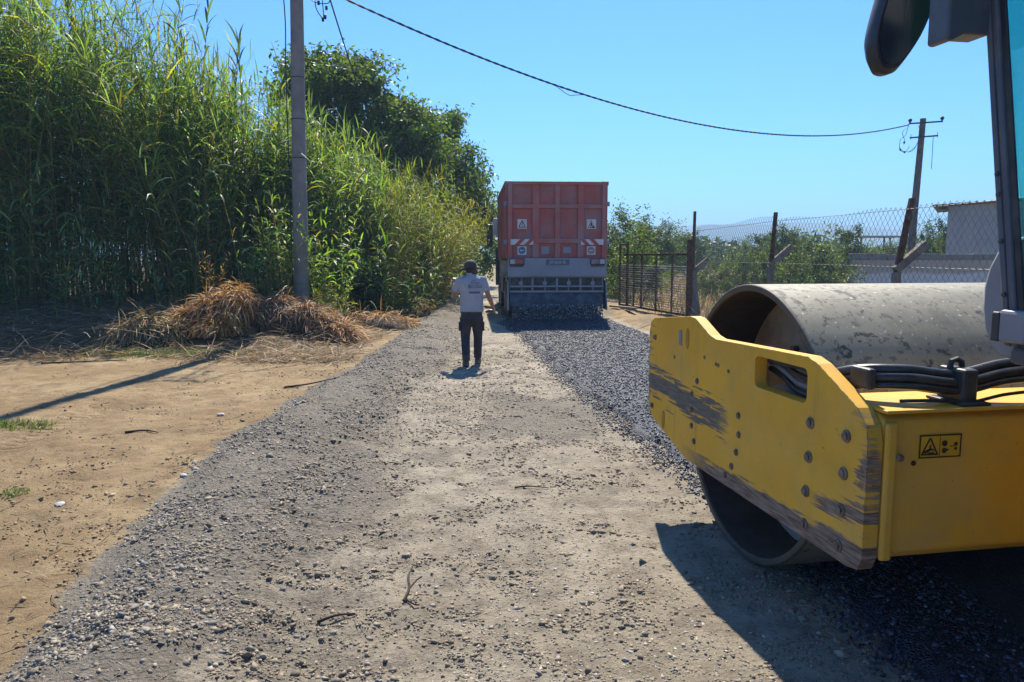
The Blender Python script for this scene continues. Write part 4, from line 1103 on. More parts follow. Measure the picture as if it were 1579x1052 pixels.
M_LRED = pbr('red_lens', (.40, .05, .035), .3, var=.1, bump=0, dust=(.30, .18, .16), dusts=8)
M_LCLR = pbr('clear_lens', (.45, .44, .43), .3, var=.15, scale=30, bump=0)
M_BLUE = pbr('sign_blue', (.05, .13, .26), .5, var=.1, bump=0)
# body: side walls, front wall, floor
body = MB().box((-1.245, .06, 1.60), (-1.195, 5.4, 3.50)).build('side_wall', M_RED, truck, bevel=.01)
body['label'] = 'red left side wall of the tipper body'
body2 = MB().box((1.195, .06, 1.60), (1.245, 5.4, 3.50)).build('side_wall', M_RED, truck, bevel=.01)
for w, sx in ((body, -1), (body2, 1)):
    for k in range(7):
        MB().box((sx*1.245, .10+k*.85, 1.62), (sx*1.30, .22+k*.85, 3.44)).build('rib', M_RED2, w, bevel=.01)
    MB().box((sx*1.246, .06, 3.42), (sx*1.315, 5.4, 3.52)).build('top_rail', M_RED2, w, bevel=.01)
    MB().box((sx*1.246, .03, 2.90), (sx*1.345, .085, 3.02)).build('hinge_arm', M_TGREY, w, bevel=.01)
    MB().box((sx*1.246, .03, 1.95), (sx*1.345, .09, 2.06)).build('latch', M_TGREY, w, bevel=.01)
MB().box((-1.195, 5.33, 1.60), (1.195, 5.4, 3.70)).build('front_wall', M_RED, truck, bevel=.01)
MB().box((-1.19, .06, 1.52), (1.19, 5.33, 1.60)).build('body_floor', M_TDARK, truck)
ld = MB(); nn_ = 25
ld.v = []; 
LX, LY = np.meshgrid(np.linspace(-1.19, 1.19, nn_), np.linspace(.08, 5.3, nn_))
LZ = 3.36+.16*np.cos(LX*1.2)*(.6+.6*fbm(LX*3, LY*3))
ii = np.arange(nn_*nn_).reshape(nn_, nn_)
ld = np_mesh('asphalt_load', np.stack([LX, LY, LZ], -1).reshape(-1, 3), np.stack([ii[:-1, :-1], ii[:-1, 1:], ii[1:, 1:], ii[1:, :-1]], -1).reshape(-1, 4), bpy.data.materials['fresh_asphalt'], truck, smooth=True)
# tailgate with frame, ribs, stickers
gate = MB().box((-1.20, .0, 1.605), (1.20, .05, 3.50)).build('tailgate', M_RED, truck)
for x0, x1 in ((-1.245, -1.13), (1.135, 1.245)):
    MB().box((x0, -.07, 1.60), (x1, -.001, 3.51)).build('tailgate_post', M_RED2, gate, bevel=.012)
for xc, w in ((-.54, .17), (.01, .13), (.60, .16)):
    MB().box((xc-w/2, -.055, 1.605), (xc+w/2, -.001, 3.42)).build('tailgate_rib', M_RED2, gate, bevel=.012)
for z0, z1 in ((2.84, 2.93), (1.97, 2.08), (3.42, 3.50)):
    MB().box((-1.131, -.063, z0), (1.136, -.0012, z1)).build('tailgate_rail', M_RED2, gate, bevel=.012)
    MB().box((-1.131, -.066, z1-.012), (1.136, -.0635, z1-.001)).build('dust_ledge', M_TGREY, gate)
def panel(nm, x0, z0, x1, z1, mat, par, y0=-.006, y1=-.0015):
    return MB().box((x0, y0, z0), (x1, y1, z1)).build(nm, mat, par)
def flat(mb, pts, y0, y1): mb.prism(pts, y0, y1, 1)
def bar2(mb, a_, b_, w, y0, y1):
    a_ = Vector(a_); b_ = Vector(b_); d_ = (b_-a_).normalized(); p_ = Vector((-d_.y, d_.x))*w/2
    flat(mb, [tuple(a_+p_), tuple(b_+p_), tuple(b_-p_), tuple(a_-p_)], y0, y1)
s1 = panel('warning_sticker', -1.0, 2.335, -.765, 2.57, M_WHT, gate)
mb = MB()
for a_, b_ in (((-.965, 2.37), (-.8825, 2.54)), ((-.8825, 2.54), (-.80, 2.37)), ((-.97, 2.372), (-.795, 2.372))): bar2(mb, a_, b_, .02, -.009, -.0065)
bar2(mb, (-.8825, 2.49), (-.8825, 2.43), .018, -.009, -.0065); bar2(mb, (-.8825, 2.415), (-.8825, 2.397), .018, -.009, -.0065)
mb.build('triangle_mark', M_INK, s1)
s2 = panel('worker_sticker', .757, 2.335, .992, 2.57, M_WHT, gate)
mb = MB()
for a_, b_, w_ in (((.86, 2.50), (.875, 2.44), .03), ((.875, 2.44), (.845, 2.375), .02), ((.875, 2.44), (.905, 2.38), .02), ((.868, 2.48), (.82, 2.42), .015), ((.84, 2.46), (.79, 2.37), .012), ((.90, 2.37), (.96, 2.37), .03), ((.92, 2.40), (.945, 2.385), .02), ((.78, 2.365), (.97, 2.365), .012), ((.89, 2.47), (.94, 2.40), .012)): bar2(mb, a_, b_, w_, -.009, -.0065)
flat(mb, [(.872+.016*math.cos(k*math.pi/4), 2.525+.016*math.sin(k*math.pi/4)) for k in range(8)], -.009, -.0065)
mb.build('worker_mark', M_INK, s2)
for sx in (-1, 1):
    x0, x1 = sorted((sx*1.175, sx*.605)); z0, z1 = 1.93, 2.07
    st = panel('striped_plate', x0, z0, x1, z1, M_WHT, gate, -.074, -.068)
    mb = MB(); h_ = z1-z0
    for c0_ in (.10, .34):
        a_ = x0+c0_; q = [(a_, z0), (a_+.12, z0), (a_+.12+h_, z1), (a_+h_, z1)]
        if sx > 0: q = [(x0+x1-p_[0], p_[1]) for p_ in q]
        flat(mb, q, -.0775, -.0745)
    mb.build('red_stripe', M_LRED, st)
sg = panel('round_sign', -1.0, 1.68, -.77, 1.90, M_WHT, gate, -.009, -.0015)
mb = MB(); flat(mb, [(-.885+.088*math.cos(k*math.pi/12), 1.79+.088*math.sin(k*math.pi/12)) for k in range(24)], -.012, -.0095); disc = mb.build('sign_disc', M_BLUE, sg)
mb = MB(); bar2(mb, (-.93, 1.79), (-.835, 1.79), .025, -.015, -.0125); flat(mb, [(-.95, 1.79), (-.91, 1.825), (-.91, 1.755)], -.015, -.0125); mb.build('sign_arrow', M_WHT, sg)
sg = panel('round_sign', .765, 1.68, .985, 1.90, M_WHT, gate, -.009, -.0015)
mb = MB(); flat(mb, [(.875+.088*math.cos(k*math.pi/12), 1.79+.088*math.sin(k*math.pi/12)) for k in range(24)], -.012, -.0095); mb.build('sign_disc', pbr('faded_sign_red', (.33, .20, .20), .6, bump=0), sg)
mb = MB(); bar2(mb, (.82, 1.79), (.93, 1.79), .03, -.015, -.0125); mb.build('sign_bar', M_WHT, sg)
panel('faded_sticker', -.39, 1.70, -.20, 1.89, M_TGREY, gate); panel('faded_sticker', .16, 1.72, .37, 1.88, M_TGREY, gate)
# grey tailboard with lights and number plate
tb = MB().prism([(-.10, 1.10), (-.16, 1.14), (-.13, 1.60), (.03, 1.60), (.03, 1.10)], -1.25, 1.25, 0).build('tailboard', M_TGREY, truck, bevel=.015)
yb = -.152
for sx in (-1, 1):
    x0, x1 = sorted((sx*1.215, sx*.835))
    hs = MB().box((x0, -.175, 1.43), (x1, -.13, 1.59)).build('tail_light', M_BLK, tb, bevel=.01)
    xa, xb = (x0+.018, x0+.14) if sx < 0 else (x1-.14, x1-.018)
    MB().box((xa, -.185, 1.452), (xb, -.1755, 1.568)).build('clear_lens', M_LCLR, hs, bevel=.006)
    xa, xb = (x0+.145, x1-.018) if sx < 0 else (x0+.018, x1-.145)
    MB().box((xa, -.185, 1.452), (xb, -.1755, 1.568)).build('red_lens', M_LRED if sx < 0 else pbr('dusty_red_lens', (.27, .17, .17), .5, bump=0), hs, bevel=.006)
    MB().box((x0+.02, -.17, 1.385), (x1-.02, -.14, 1.427)).build('light_shelf', M_TDARK, tb)
npl = MB().box((-.25, -.172, 1.435), (.27, -.162, 1.55)).build('number_plate', pbr('dirty_plate', (.13, .145, .165), .6, var=.3, scale=12, bump=0), tb)
MB().box((-.27, -.1615, 1.43), (.29, -.142, 1.555)).build('plate_bracket', M_TDARK, tb)
def text_mesh(nm, s_, size, mat, parent, loc, rot, ext=.001):
    cu = bpy.data.curves.new(nm, 'FONT'); cu.body = s_; cu.size = size; cu.align_x = 'CENTER'; cu.align_y = 'CENTER'; cu.extrude = ext; cu.resolution_u = 2
    to = link(bpy.data.objects.new(nm, cu)); dg = bpy.context.evaluated_depsgraph_get()
    me = bpy.data.meshes.new_from_object(to.evaluated_get(dg)); bpy.data.objects.remove(to); bpy.data.curves.remove(cu)
    me.materials.clear(); me.materials.append(mat)
    o_ = link(bpy.data.objects.new(nm, me)); o_.parent = parent; o_.location = loc; o_.rotation_euler = rot
    return o_
text_mesh('plate_number', '07 ACE 25', .092, M_WHT, npl, (.01, -.1745, 1.492), (R(90), 0, 0))
# spreader below: frame rails, uprights, rollers, chute
sp = MB().box((-1.22, -.02, .70), (1.22, .30, 1.10)).build('spreader_box', M_TDARK, truck, bevel=.01)
for z0, z1 in ((.865, .91), (.73, .785)):
    MB().box((-1.21, -.14, z0), (1.19, -.085, z1)).build('spreader_rail', M_TGREY, sp, bevel=.008)
for xc in (-1.195, -.90, -.62, -.30, .0, .30, .60, .92, 1.165):
    th = .028 if xc in (-.62, .0, .60) else .014
    MB().box((xc-th, -.083, .735), (xc+th, -.021, 1.09)).build('spreader_upright', M_TGREY, sp, bevel=.006)
for xc in (-.92, -.31, .30, .91):
    MB().lathe([(.001, -.115), (.055, -.115), (.055, -.088), (.03, -.088), (.03, -.03)], (xc, 0, .97), 1, 14).build('gate_knob', M_TGREY, sp, smooth=True)
M_CHUTE = pbr('asphalt_caked_chute', (.05, .055, .065), .7, var=.4, scale=6, bump=.7, bs=25, dist=.02, dust=(.16, .16, .17), dusts=3)
MB().loft([[(-1.20, -.10, .72), (1.16, -.10, .72), (1.16, .20, .72), (-1.20, .20, .72)], [(-1.20, -.34, .40), (1.16, -.34, .40), (1.16, -.05, .40), (-1.20, -.05, .40)]]).build('chute', M_CHUTE, sp)
for sx in (-1, 1):
    MB().prism([(-.36, .30), (-.13, 1.05), (.25, 1.05), (.25, .30)], sx*1.23, sx*1.25, 0).build('chute_cheek', M_TGREY, sp)
# chassis, axles and wheels
MB().box((-.45, .2, .85), (.45, 8.1, 1.15)).build('chassis', M_TDARK, truck, bevel=.02)
wheel_me = None
def truck_wheel(x, y, sx, double):
    w0, w1 = (.62, 1.20) if double else (.88, 1.20)
    t = MB().lathe([(.30, sx*w0), (.47, sx*w0), (.505, sx*(w0+.04)), (.51, sx*(w1-.05)), (.47, sx*w1), (.30, sx*w1)], (0, y, .51), 0, 28).build('wheel', M_RUB, truck, smooth=True)
    MB().lathe([(.30, sx*(w1-.002)), (.27, sx*(w1-.09)), (.14, sx*(w1-.10)), (.11, sx*(w1+.02)), (.001, sx*(w1+.02))], (0, y, .51), 0, 20).build('rim', M_TGREY, t, smooth=True)
for sx in (-1, 1):
    for y_, db in ((1.15, True), (2.5, True), (5.6, False), (7.1, False)): truck_wheel(0, y_, sx, db)
    MB().prism([(.45, .62), (.52, 1.12), (1.8, 1.16), (3.1, 1.12), (3.2, .62), (3.1, .62), (3.0, 1.05), (.62, 1.05), (.55, .62)], sx*.62, sx*1.23, 0).build('mudguard', M_BLK, truck)
    MB().box((sx*.85, 3.5, .55), (sx*1.22, 4.7, 1.15)).build('tank' if sx > 0 else 'tool_box', M_TGREY, truck, bevel=.05)
MB().box((-1.27, .30, .98), (-1.252, .62, 1.50)).build('side_lamp_plate', M_CABL, truck, bevel=.01)
MB().box((-1.36, 5.55, .70), (-1.26, 5.72, 1.9)).build('air_intake', M_TDARK, truck, bevel=.03)
# cab
cb = MB().prism([(5.6, .75), (5.6, 3.0), (5.8, 3.12), (7.4, 3.05), (7.75, 2.0), (7.85, .75)], -1.22, 1.22, 0).build('truck_cab', M_WHT, truck, bevel=.06, seg=3)
MB().prism([(7.46, 2.05), (7.40, 2.85), (7.47, 2.85), (7.77, 2.05)], -1.05, 1.05, 0).build('windscreen', M_BLK, cb)
for sx in (-1, 1):
    MB().prism([(6.1, 2.0), (6.1, 2.8), (7.2, 2.8), (7.45, 2.0)], sx*1.222, sx*1.228, 0).build('side_window', M_BLK, cb)
    MB().tube([(sx*1.22, 7.3, 2.75), (sx*1.46, 7.45, 2.80), (sx*1.50, 7.45, 2.3)], .022, 8).build('mirror_arm', M_BLK, cb)
    MB().box((sx*1.40, 7.40, 1.95), (sx*1.60, 7.55, 2.75)).build('mirror', M_BLK, cb, bevel=.04)
    MB().prism([(6.9, 2.35), (7.0, 2.95), (7.45, 2.9), (7.7, 2.3)], sx*1.235, sx*1.40, 0).build('wind_deflector', M_WHT, cb, bevel=.03)
    MB().box((sx*1.225, 5.9, .8), (sx*1.32, 6.3, 1.5)).build('step', M_TDARK, cb, bevel=.02)
# asphalt pouring off the chute
n = 5200
X = rng.uniform(-1.15, 1.12, n); Z = rng.uniform(.0, 1, n)
Z = .02+.42*Z**1.3; Y = -.36-.10*(1-Z/.42)+rng.normal(0, .05, n)
ct, st_ = math.cos(R(3.2)), math.sin(R(3.2))
v = rng.uniform(.03, .16, n); hi = rng.random(n) < .3; v[hi] = rng.uniform(.25, .6, hi.sum())
WX = 1.135+X*ct-Y*st_; WY = 18.87+X*st_+Y*ct
o = stones('pouring_asphalt', WX, WY, Z+ground_z(WX, WY), rng.uniform(.018, .045, n), np.stack([v*.95, v, v*1.1], -1), am.m, tilt=1.2)
tag(o, 'dark asphalt pouring off the truck chute onto the road', 'asphalt', kind='stuff')
xs_ = np.linspace(-1.22, 1.2, 70); ys_ = np.linspace(-1.25, .3, 40)
MX, MY = np.meshgrid(xs_, ys_)
MZ = .01+.10*sst(-1.1, -.15, MY)*sst(0, .12, 1.2-np.abs(MX+.01))*(.65+.7*fbm(MX*5, MY*5, 4))
ii = np.arange(MX.size).reshape(MX.shape)
WX = 1.135+MX*ct-MY*st_; WY = 18.87+MX*st_+MY*ct
o = np_mesh('asphalt_heap', np.stack([WX, WY, MZ+asphalt_z(WX, WY)-.03], -1).reshape(-1, 3), np.stack([ii[:-1, :-1], ii[:-1, 1:], ii[1:, 1:], ii[1:, :-1]], -1).reshape(-1, 4), bpy.data.materials['fresh_asphalt'], smooth=True)
tag(o, 'low ridge of fresh asphalt under the truck chute', 'asphalt', kind='stuff')
# ------------------------------------------------------------------ walking man, seen from behind
def ell(c, rx, ry, n=14, tilt=0.0, az=0.0):
    out = []
    for k in range(n):
        a_ = 2*math.pi*k/n
        v = Vector((rx*math.cos(a_), ry*math.sin(a_), 0))
        v = Matrix.Rotation(az, 3, 'Z') @ (Matrix.Rotation(tilt, 3, 'X') @ v)
        out.append(tuple(Vector(c)+v))
    return out
def limb(mb, pts, rads, n=12):
    mb.tube(pts, rads, n)
def sphere(mb, c, r, n=12):
    rx, ry, rz = r if hasattr(r, '__len__') else (r, r, r)
    mb.loft([[(c[0]+rx*math.cos(2*math.pi*k/n)*math.cos(t), c[1]+ry*math.sin(2*math.pi*k/n)*math.cos(t), c[2]+rz*math.sin(t)) for k in range(n)] for t in [math.pi*(-.5+(j+.05)/(8+.1)) for j in range(9)]])
def remeshed(nm, mb, vox, mat, parent, smooth_it=6, fac=.5):
    o_ = mb.build(nm, mat, None)
    m1 = o_.modifiers.new('r', 'REMESH'); m1.mode = 'VOXEL'; m1.voxel_size = vox
    m2 = o_.modifiers.new('s', 'SMOOTH'); m2.iterations = smooth_it; m2.factor = fac
    dg = bpy.context.evaluated_depsgraph_get()
    me = bpy.data.meshes.new_from_object(o_.evaluated_get(dg)); old = o_.data
    o_.modifiers.clear(); o_.data = me; bpy.data.meshes.remove(old)
    me.polygons.foreach_set('use_smooth', [True]*len(me.polygons)); me.name = nm
    if parent: o_.parent = parent
    return o_
M_SKIN = pbr('tanned_skin', (.30, .155, .095), .55, var=.12, scale=12, bump=.08, bs=80)
M_SHIRT = pbr('pale_grey_polo', (.32, .335, .365), .85, var=.08, scale=5, bump=.9, bs=9, dist=.04)
M_TROU = pbr('navy_work_trousers', (.020, .022, .032), .85, var=.25, scale=6, bump=.7, bs=8, dist=.03, dust=(.10, .09, .075), dusts=4, dustmax=.3)
M_BOOT = pbr('dusty_brown_boot', (.055, .042, .032), .7, var=.3, scale=14, bump=.3, bs=40, dust=(.26, .21, .15), dusts=8)
M_CAP = pbr('dark_brown_cap', (.045, .036, .034), .85, var=.2, scale=10, bump=.4, bs=25)
M_PRINT = pbr('navy_print', (.10, .12, .22), .85, var=.1, bump=0)
PX, PY = -.615, 11.25
pz = float(ground_z(PX, PY))
EL, WL, SHL = (-.275, .03, 1.06), (-.262, .20, 1.235), (-.180, .0, 1.305)       # left arm: bent, hand raised in front
ER, WR, SHR = (.255, -.04, 1.07), (.325, .07, .895), (.178, .0, 1.305)        # right arm: hanging out to the side
bd = MB()
sphere(bd, (-.012, .035, 1.475), (.073, .092, .105), 16)           # skull
sphere(bd, (-.014, .075, 1.435), (.055, .062, .068), 14)           # jaw
sphere(bd, (-.016, .135, 1.452), (.013, .02, .018), 8)             # nose
for sx in (-1, 1): sphere(bd, (-.012+sx*.074, .03, 1.463), (.014, .02, .032), 8)   # ears
limb(bd, [(0, -.005, 1.32), (-.006, .012, 1.40), (-.01, .03, 1.45)], [.068, .056, .056])
bd.loft([ell((0, 0, z_), a_, b_) for z_, a_, b_ in ((.80, .145, .10), (.90, .14, .10), (1.02, .145, .10), (1.15, .16, .105), (1.26, .165, .10), (1.33, .12, .075), (1.36, .06, .05))])
for sh, el_, wr in ((SHL, EL, WL), (SHR, ER, WR)):
    limb(bd, [sh, tuple(Vector(sh).lerp(Vector(el_), .5)), el_, tuple(Vector(el_).lerp(Vector(wr), .35)), wr], [.050, .045, .037, .040, .027])
def hand(mb, w, d, up, side, curl):
    """palm plus five bent fingers; d: pointing direction, side: thumb side"""
    w = Vector(w); d = Vector(d).normalized(); side = Vector(side); side = (side-d*side.dot(d)).normalized(); nrm = d.cross(side)
    mb.loft([[tuple(w+d*t+side*(sx*a_)+nrm*(sy*b_)) for sx, sy in ((-1, -.6), (-.6, -1), (.6, -1), (1, -.6), (1, .6), (.6, 1), (-.6, 1), (-1, .6))] for t, a_, b_ in ((-.01, .024, .017), (.03, .037, .016), (.075, .041, .014), (.085, .036, .011))])
    for k, L_ in enumerate((.068, .078, .073, .058)):
        b_ = w+d*.08+side*(.031-.0205*k)
        e1 = d*math.cos(curl*.5)+nrm*math.sin(curl*.5); e2 = d*math.cos(curl)+nrm*math.sin(curl); e3 = d*math.cos(curl*1.6)+nrm*math.sin(curl*1.6)
        mb.tube([b_-d*.01, b_+e1*L_*.4, b_+e1*L_*.4+e2*L_*.32, b_+e1*L_*.4+e2*L_*.32+e3*L_*.28], [.0088, .0085, .008, .0065], 8)
    t0 = w+d*.02+side*.034; td = (d*.75+side*.55+nrm*.35).normalized()
    mb.tube([t0-side*.01, t0+td*.035, t0+td*.035+(d*.95+nrm*.35).normalized()*.028], [.012, .0105, .0085], 8)
dl = (Vector(WL)-Vector(EL)).normalized(); dr = (Vector(WR)-Vector(ER)).normalized()
hand(bd, Vector(WL)+dl*.012, (dl.x+.1, dl.y, dl.z+.3), None, (1, .2, 0), .9)
hand(bd, Vector(WR)+dr*.012, (dr.x, dr.y, dr.z-.1), None, (.1, 1, .2), .7)
person = remeshed('person', bd, .0065, M_SKIN, None, 4)
person.location = (PX, PY, pz); person.rotation_euler = (0, 0, R(4))
tag(person, 'man in pale grey polo and dark cap walking away along the gravel road', 'person')
# face details
for sx in (-1, 1):
    ey = MB(); sphere(ey, (-.015+sx*.03, .117, 1.478), .011, 8); ey.build('eye', M_BLK, person)
MB().box((-.038, .122, 1.408), (.008, .136, 1.416)).build('mouth', pbr('lips', (.25, .09, .07), .5), person)
hr = MB(); sphere(hr, (-.011, .022, 1.482), (.079, .095, .103), 16)
hr.box((-.09, -.08, 1.30), (.07, .12, 1.412)) if False else None
hair = hr.build('hair', pbr('dark_hair', (.02, .016, .014), .7), person, smooth='all'); hair.scale = (1, 1, 1)
# polo shirt
sh = MB()
sh.loft([ell((.004, -.002, z_), a_, b_, 20) for z_, a_, b_ in ((.822, .182, .125), (.84, .185, .128), (.95, .175, .122), (1.06, .176, .122), (1.17, .188, .128), (1.26, .198, .125), (1.32, .178, .105), (1.358, .115, .080), (1.385, .078, .070))])
for shd, el_, sx in ((SHL, EL, -1), (SHR, ER, 1)):
    a_ = Vector(shd)-Vector((sx*.05, 0, .005)); b_ = Vector(shd).lerp(Vector(el_), .72)
    sh.tube([a_, Vector(shd), Vector(shd).lerp(Vector(el_), .35), b_], [.066, .062, .058, .057], 14)
shirt = remeshed('polo_shirt', sh, .009, M_SHIRT, person, 8)
MB().lathe([(.070, 1.372), (.076, 1.378), (.070, 1.412), (.062, 1.410)], (-.002, .004, 0), 2, 20, True).build('collar', M_SHIRT, shirt, smooth=True)
# back print: rows of letter-like marks, too blurred in the picture to read
pr = MB(); rs = random.Random(4)
def back_y(x_, z_): return -.002 - float(np.interp(z_, [.95, 1.06, 1.17, 1.26, 1.32], [.122, .122, .128, .125, .105]))*math.sqrt(max(.05, 1-(x_/.19)**2)) - .003
def mark(x_, z_, w, h_):
    y_ = back_y(x_, z_)
    pr.box((x_-w/2, y_-.0025, z_-h_/2), (x_+w/2, y_+.012, z_+h_/2))
for row_z, x0, x1, hh, st_ in ((1.295, .00, .055, .016, .016), (1.262, -.015, .12, .020, .017), (1.222, -.05, .155, .026, .020), (1.192, -.05, .155, .014, .012)):
    x_ = x0
    while x_ < x1:
        w = rs.uniform(.5, .8)*st_
        mark(x_, row_z, w*.35, hh); mark(x_+w*.45, row_z+rs.choice((-1, 0, 1))*hh*.33, w*.7, hh*.3)
        if rs.random() < .55: mark(x_+w*.8, row_z, w*.3, hh)
        x_ += st_*1.35
for k in range(12): mark(-.03+.0135*k, 1.118+.002*math.sin(k), .014, .028)
pr.build('back_print', M_PRINT, shirt)
# trousers
tr_ = MB()
tr_.loft([ell((0, 0, z_), a_, b_, 18) for z_, a_, b_ in ((.70, .155, .115), (.76, .165, .122), (.83, .160, .115), (.87, .150, .105))])
FL, FR = (-.088, -.13, .0), (.092, .17, .0)
for hp, kn, ft in (((-.085, 0, .74), (-.098, .03, .42), (-.088, -.13, .085)), ((.083, 0, .74), (.097, .13, .43), (.092, .17, .085))):
    tr_.tube([hp, tuple(Vector(hp).lerp(Vector(kn), .5)), kn, tuple(Vector(kn).lerp(Vector(ft), .5)), ft], [.098, .086, .070, .066, .060], 16)
trousers = remeshed('trousers', tr_, .009, M_TROU, person, 8)
for x_, y_, z_, rz_ in ((-.185, .01, .60, 0), (.178, .03, .60, 0)):
    MB().box((x_-.016, y_-.06, z_-.07), (x_+.016, y_+.06, z_+.07)).build('cargo_pocket', M_TROU, trousers, bevel=.012)
MB().lathe([(.166, .805), (.171, .81), (.171, .84), (.166, .845)], (0, 0, 0), 2, 24, True).build('belt', M_BLK, trousers, smooth=True).scale = (1, .73, 1)
for (fx_, fy_, _), yaw in ((FL, .12), (FR, -.1)):
    bt = MB()
    bt.loft([ell((0, y_, z_), a_, b_, 12) for y_, z_, a_, b_ in ((.0, .17, .052, .055), (.0, .12, .05, .058), (.015, .085, .05, .075))])
    bt.loft([[(a_*math.cos(2*math.pi*k/14), .05+b_*math.sin(2*math.pi*k/14), z_) for k in range(14)] for z_, a_, b_ in ((.005, .050, .140), (.03, .054, .142), (.06, .05, .13), (.09, .040, .09))])
    b_ = remeshed('boot', bt, .008, M_BOOT, person, 4); b_.location = (fx_, fy_, 0); b_.rotation_euler = (0, 0, yaw)
# cap with brim and neck flap, object in the right hand
cp = MB()
cp.loft([[(-.012+a_*math.cos(2*math.pi*k/20), .03+b_*math.sin(2*math.pi*k/20), z_) for k in range(20)] for z_, a_, b_ in ((1.492, .094, .112), (1.52, .096, .113), (1.56, .088, .104), (1.59, .066, .08), (1.605, .03, .036))])
cap = cp.build('cap', M_CAP, person, smooth='all')
bm2 = []
for r_ in (0, 1):
    ring = []
    for k in range(28):
        a_ = 2*math.pi*k/28; e = (1.0, 1.06+.85*max(0, math.cos(a_-R(165)))**2)[r_]; dz = -.055*r_*max(0, math.cos(a_-R(165)))
        ring.append((-.012+.096*e*math.cos(a_), .03+.114*(1+(e-1)*.8)*math.sin(a_), 1.503+dz))
    bm2.append(ring)
bm2.append([(x_*.998, y_, z_-.012) for x_, y_, z_ in bm2[1]]); bm2.append([(x_*.998, y_, z_-.012) for x_, y_, z_ in bm2[0]])
MB().loft(bm2, False).build('brim', M_CAP, cap, smooth='all')
fl_ = MB().loft([[(-.012+a_*math.cos(R(280+10*k)), .03+b_*math.sin(R(280+10*k)), z_) for k in range(11)]+[(-.012+(a_-.006)*math.cos(R(380-10*k)), .03+(b_-.006)*math.sin(R(380-10*k)), z_) for k in range(11)] for z_, a_, b_ in ((1.395, .100, .105), (1.44, .098, .112), (1.505, .097, .114))]).build('neck_flap', M_CAP, cap, smooth='all')
gl = MB()
hp = Vector(WR)+dr*.085
sphere(gl, hp+Vector((-.06, 0, -.005)), (.06, .035, .028), 10); sphere(gl, hp+Vector((-.11, .0, -.015)), (.035, .03, .022), 10)
rag = remeshed('work_glove', gl, .008, M_BLK, None, 3); rag.location = person.location; rag.rotation_euler = person.rotation_euler
tag(rag, "dark work glove held in the walking man's right hand", 'glove')
# ------------------------------------------------------------------ poles and cable
M_CONC = pbr('weathered_concrete', (.215, .20, .185), .85, var=.18, scale=3, bump=.5, bs=22, dist=.006, dust=(.17, .15, .135), dusts=2)
M_RUST = pbr('rusty_iron', (.085, .048, .032), .85, .2, var=.45, scale=18, bump=.5, bs=50, dist=.003, dust=(.20, .10, .05), dusts=12, dustmax=.5)
M_DARKI = pbr('dark_iron', (.03, .031, .034), .6, .3, var=.3, scale=15, bump=.3, bs=50)
M_WIRE = pbr('galvanised_wire', (.20, .195, .19), .5, .5, var=.3, scale=20, bump=0)
M_CABLE = pbr('black_cable', (.014, .016, .018), .5, var=.2, bump=0)
px, py = -4.56, 16.05
pz_ = float(ground_z(px, py))
pole = thing('utility_pole', 'grey round concrete utility pole standing in front of the reeds', 'utility pole', (px, py, pz_-.1), 0, 'utility poles')
MB().tube([(0, 0, 0), (.03, 0, 3.0), (.09, 0, 6.2), (.15, 0, 11.5)], [.165, .15, .135, .11], 28).build('shaft', M_CONC, pole, smooth=True)
for z_ in (4.05, 4.9, 3.25):
    MB().lathe([(.158-.0055*z_+.016, z_), (.158-.0055*z_+.021, z_+.004), (.158-.0055*z_+.021, z_+.014), (.158-.0055*z_+.016, z_+.018)], (.012*z_, 0, 0), 2, 24, True).build('band', M_DARKI, pole, smooth=True)
MB().box((-.6, -.06, 11.15), (.85, .06, 11.27)).build('cross_arm', M_DARKI, pole)
for xx_ in (-.5, .65):
    MB().lathe([(.02, 11.27), (.05, 11.29), (.05, 11.33), (.03, 11.35), (.05, 11.37), (.04, 11.42), (.001, 11.43)], (xx_, 0, 0), 2, 12).build('insulator', M_DARKI, pole, smooth=True)
MB().tube(spline([(-.135, -.08, 8.2), (-.16, -.10, 6.9), (-.13, -.10, 6.0), (-.155, -.09, 5.0), (-.16, -.08, 3.0), (-.165, -.08, .6)], 40), .012, 6).build('down_cable', M_CABLE, pole, smooth=True)
MB().tube([(.2, 0, 7.1), (.62, -.02, 7.02)], .022, 8).build('cable_bracket', M_DARKI, pole)
# far pole
qx, qy = 17.15, 32.0
fp = thing('utility_pole', 'thin far utility pole with two cross arms behind the white wall', 'utility pole', (qx, qy, float(ground_z(qx, qy))-.1), 0, 'utility poles')
MB().tube([(-.05, 0, 0), (.02, 0, 3.5), (.16, 0, 7.5)], [.165, .145, .115], 16).build('shaft', pbr('tarred_pole', (.10, .09, .085), .85, var=.3, scale=5, bump=.4, bs=25), fp, smooth=True)
for z_, a_, b_ in ((7.30, -.62, .78), (6.72, -.55, .62)):
    ca = MB().tube([(a_+.12, -.15, z_-.03), (b_+.12, -.15, z_+.06)], .035, 6).build('cross_arm', M_DARKI, fp)
    for k, xx_ in enumerate((a_+.16, b_+.10)):
        zz_ = z_-.03+(.09 if k else 0)
        if z_ > 7: MB().lathe([(.02, zz_), (.035, zz_+.06), (.075, zz_+.10), (.075, zz_+.16), (.04, zz_+.2), (.001, zz_+.22)], (xx_, -.15, 0), 2, 10).build('insulator', M_DARKI, ca, smooth=True)
        else: MB().tube([(xx_, -.15, zz_-.08), (xx_, -.15, zz_+.14)], .012, 6).build('pin', M_DARKI, ca)
MB().tube([(.55, -.15, 6.76), (.56, -.15, 5.4)], .012, 5).build('hanging_wire', M_CABLE, fp)
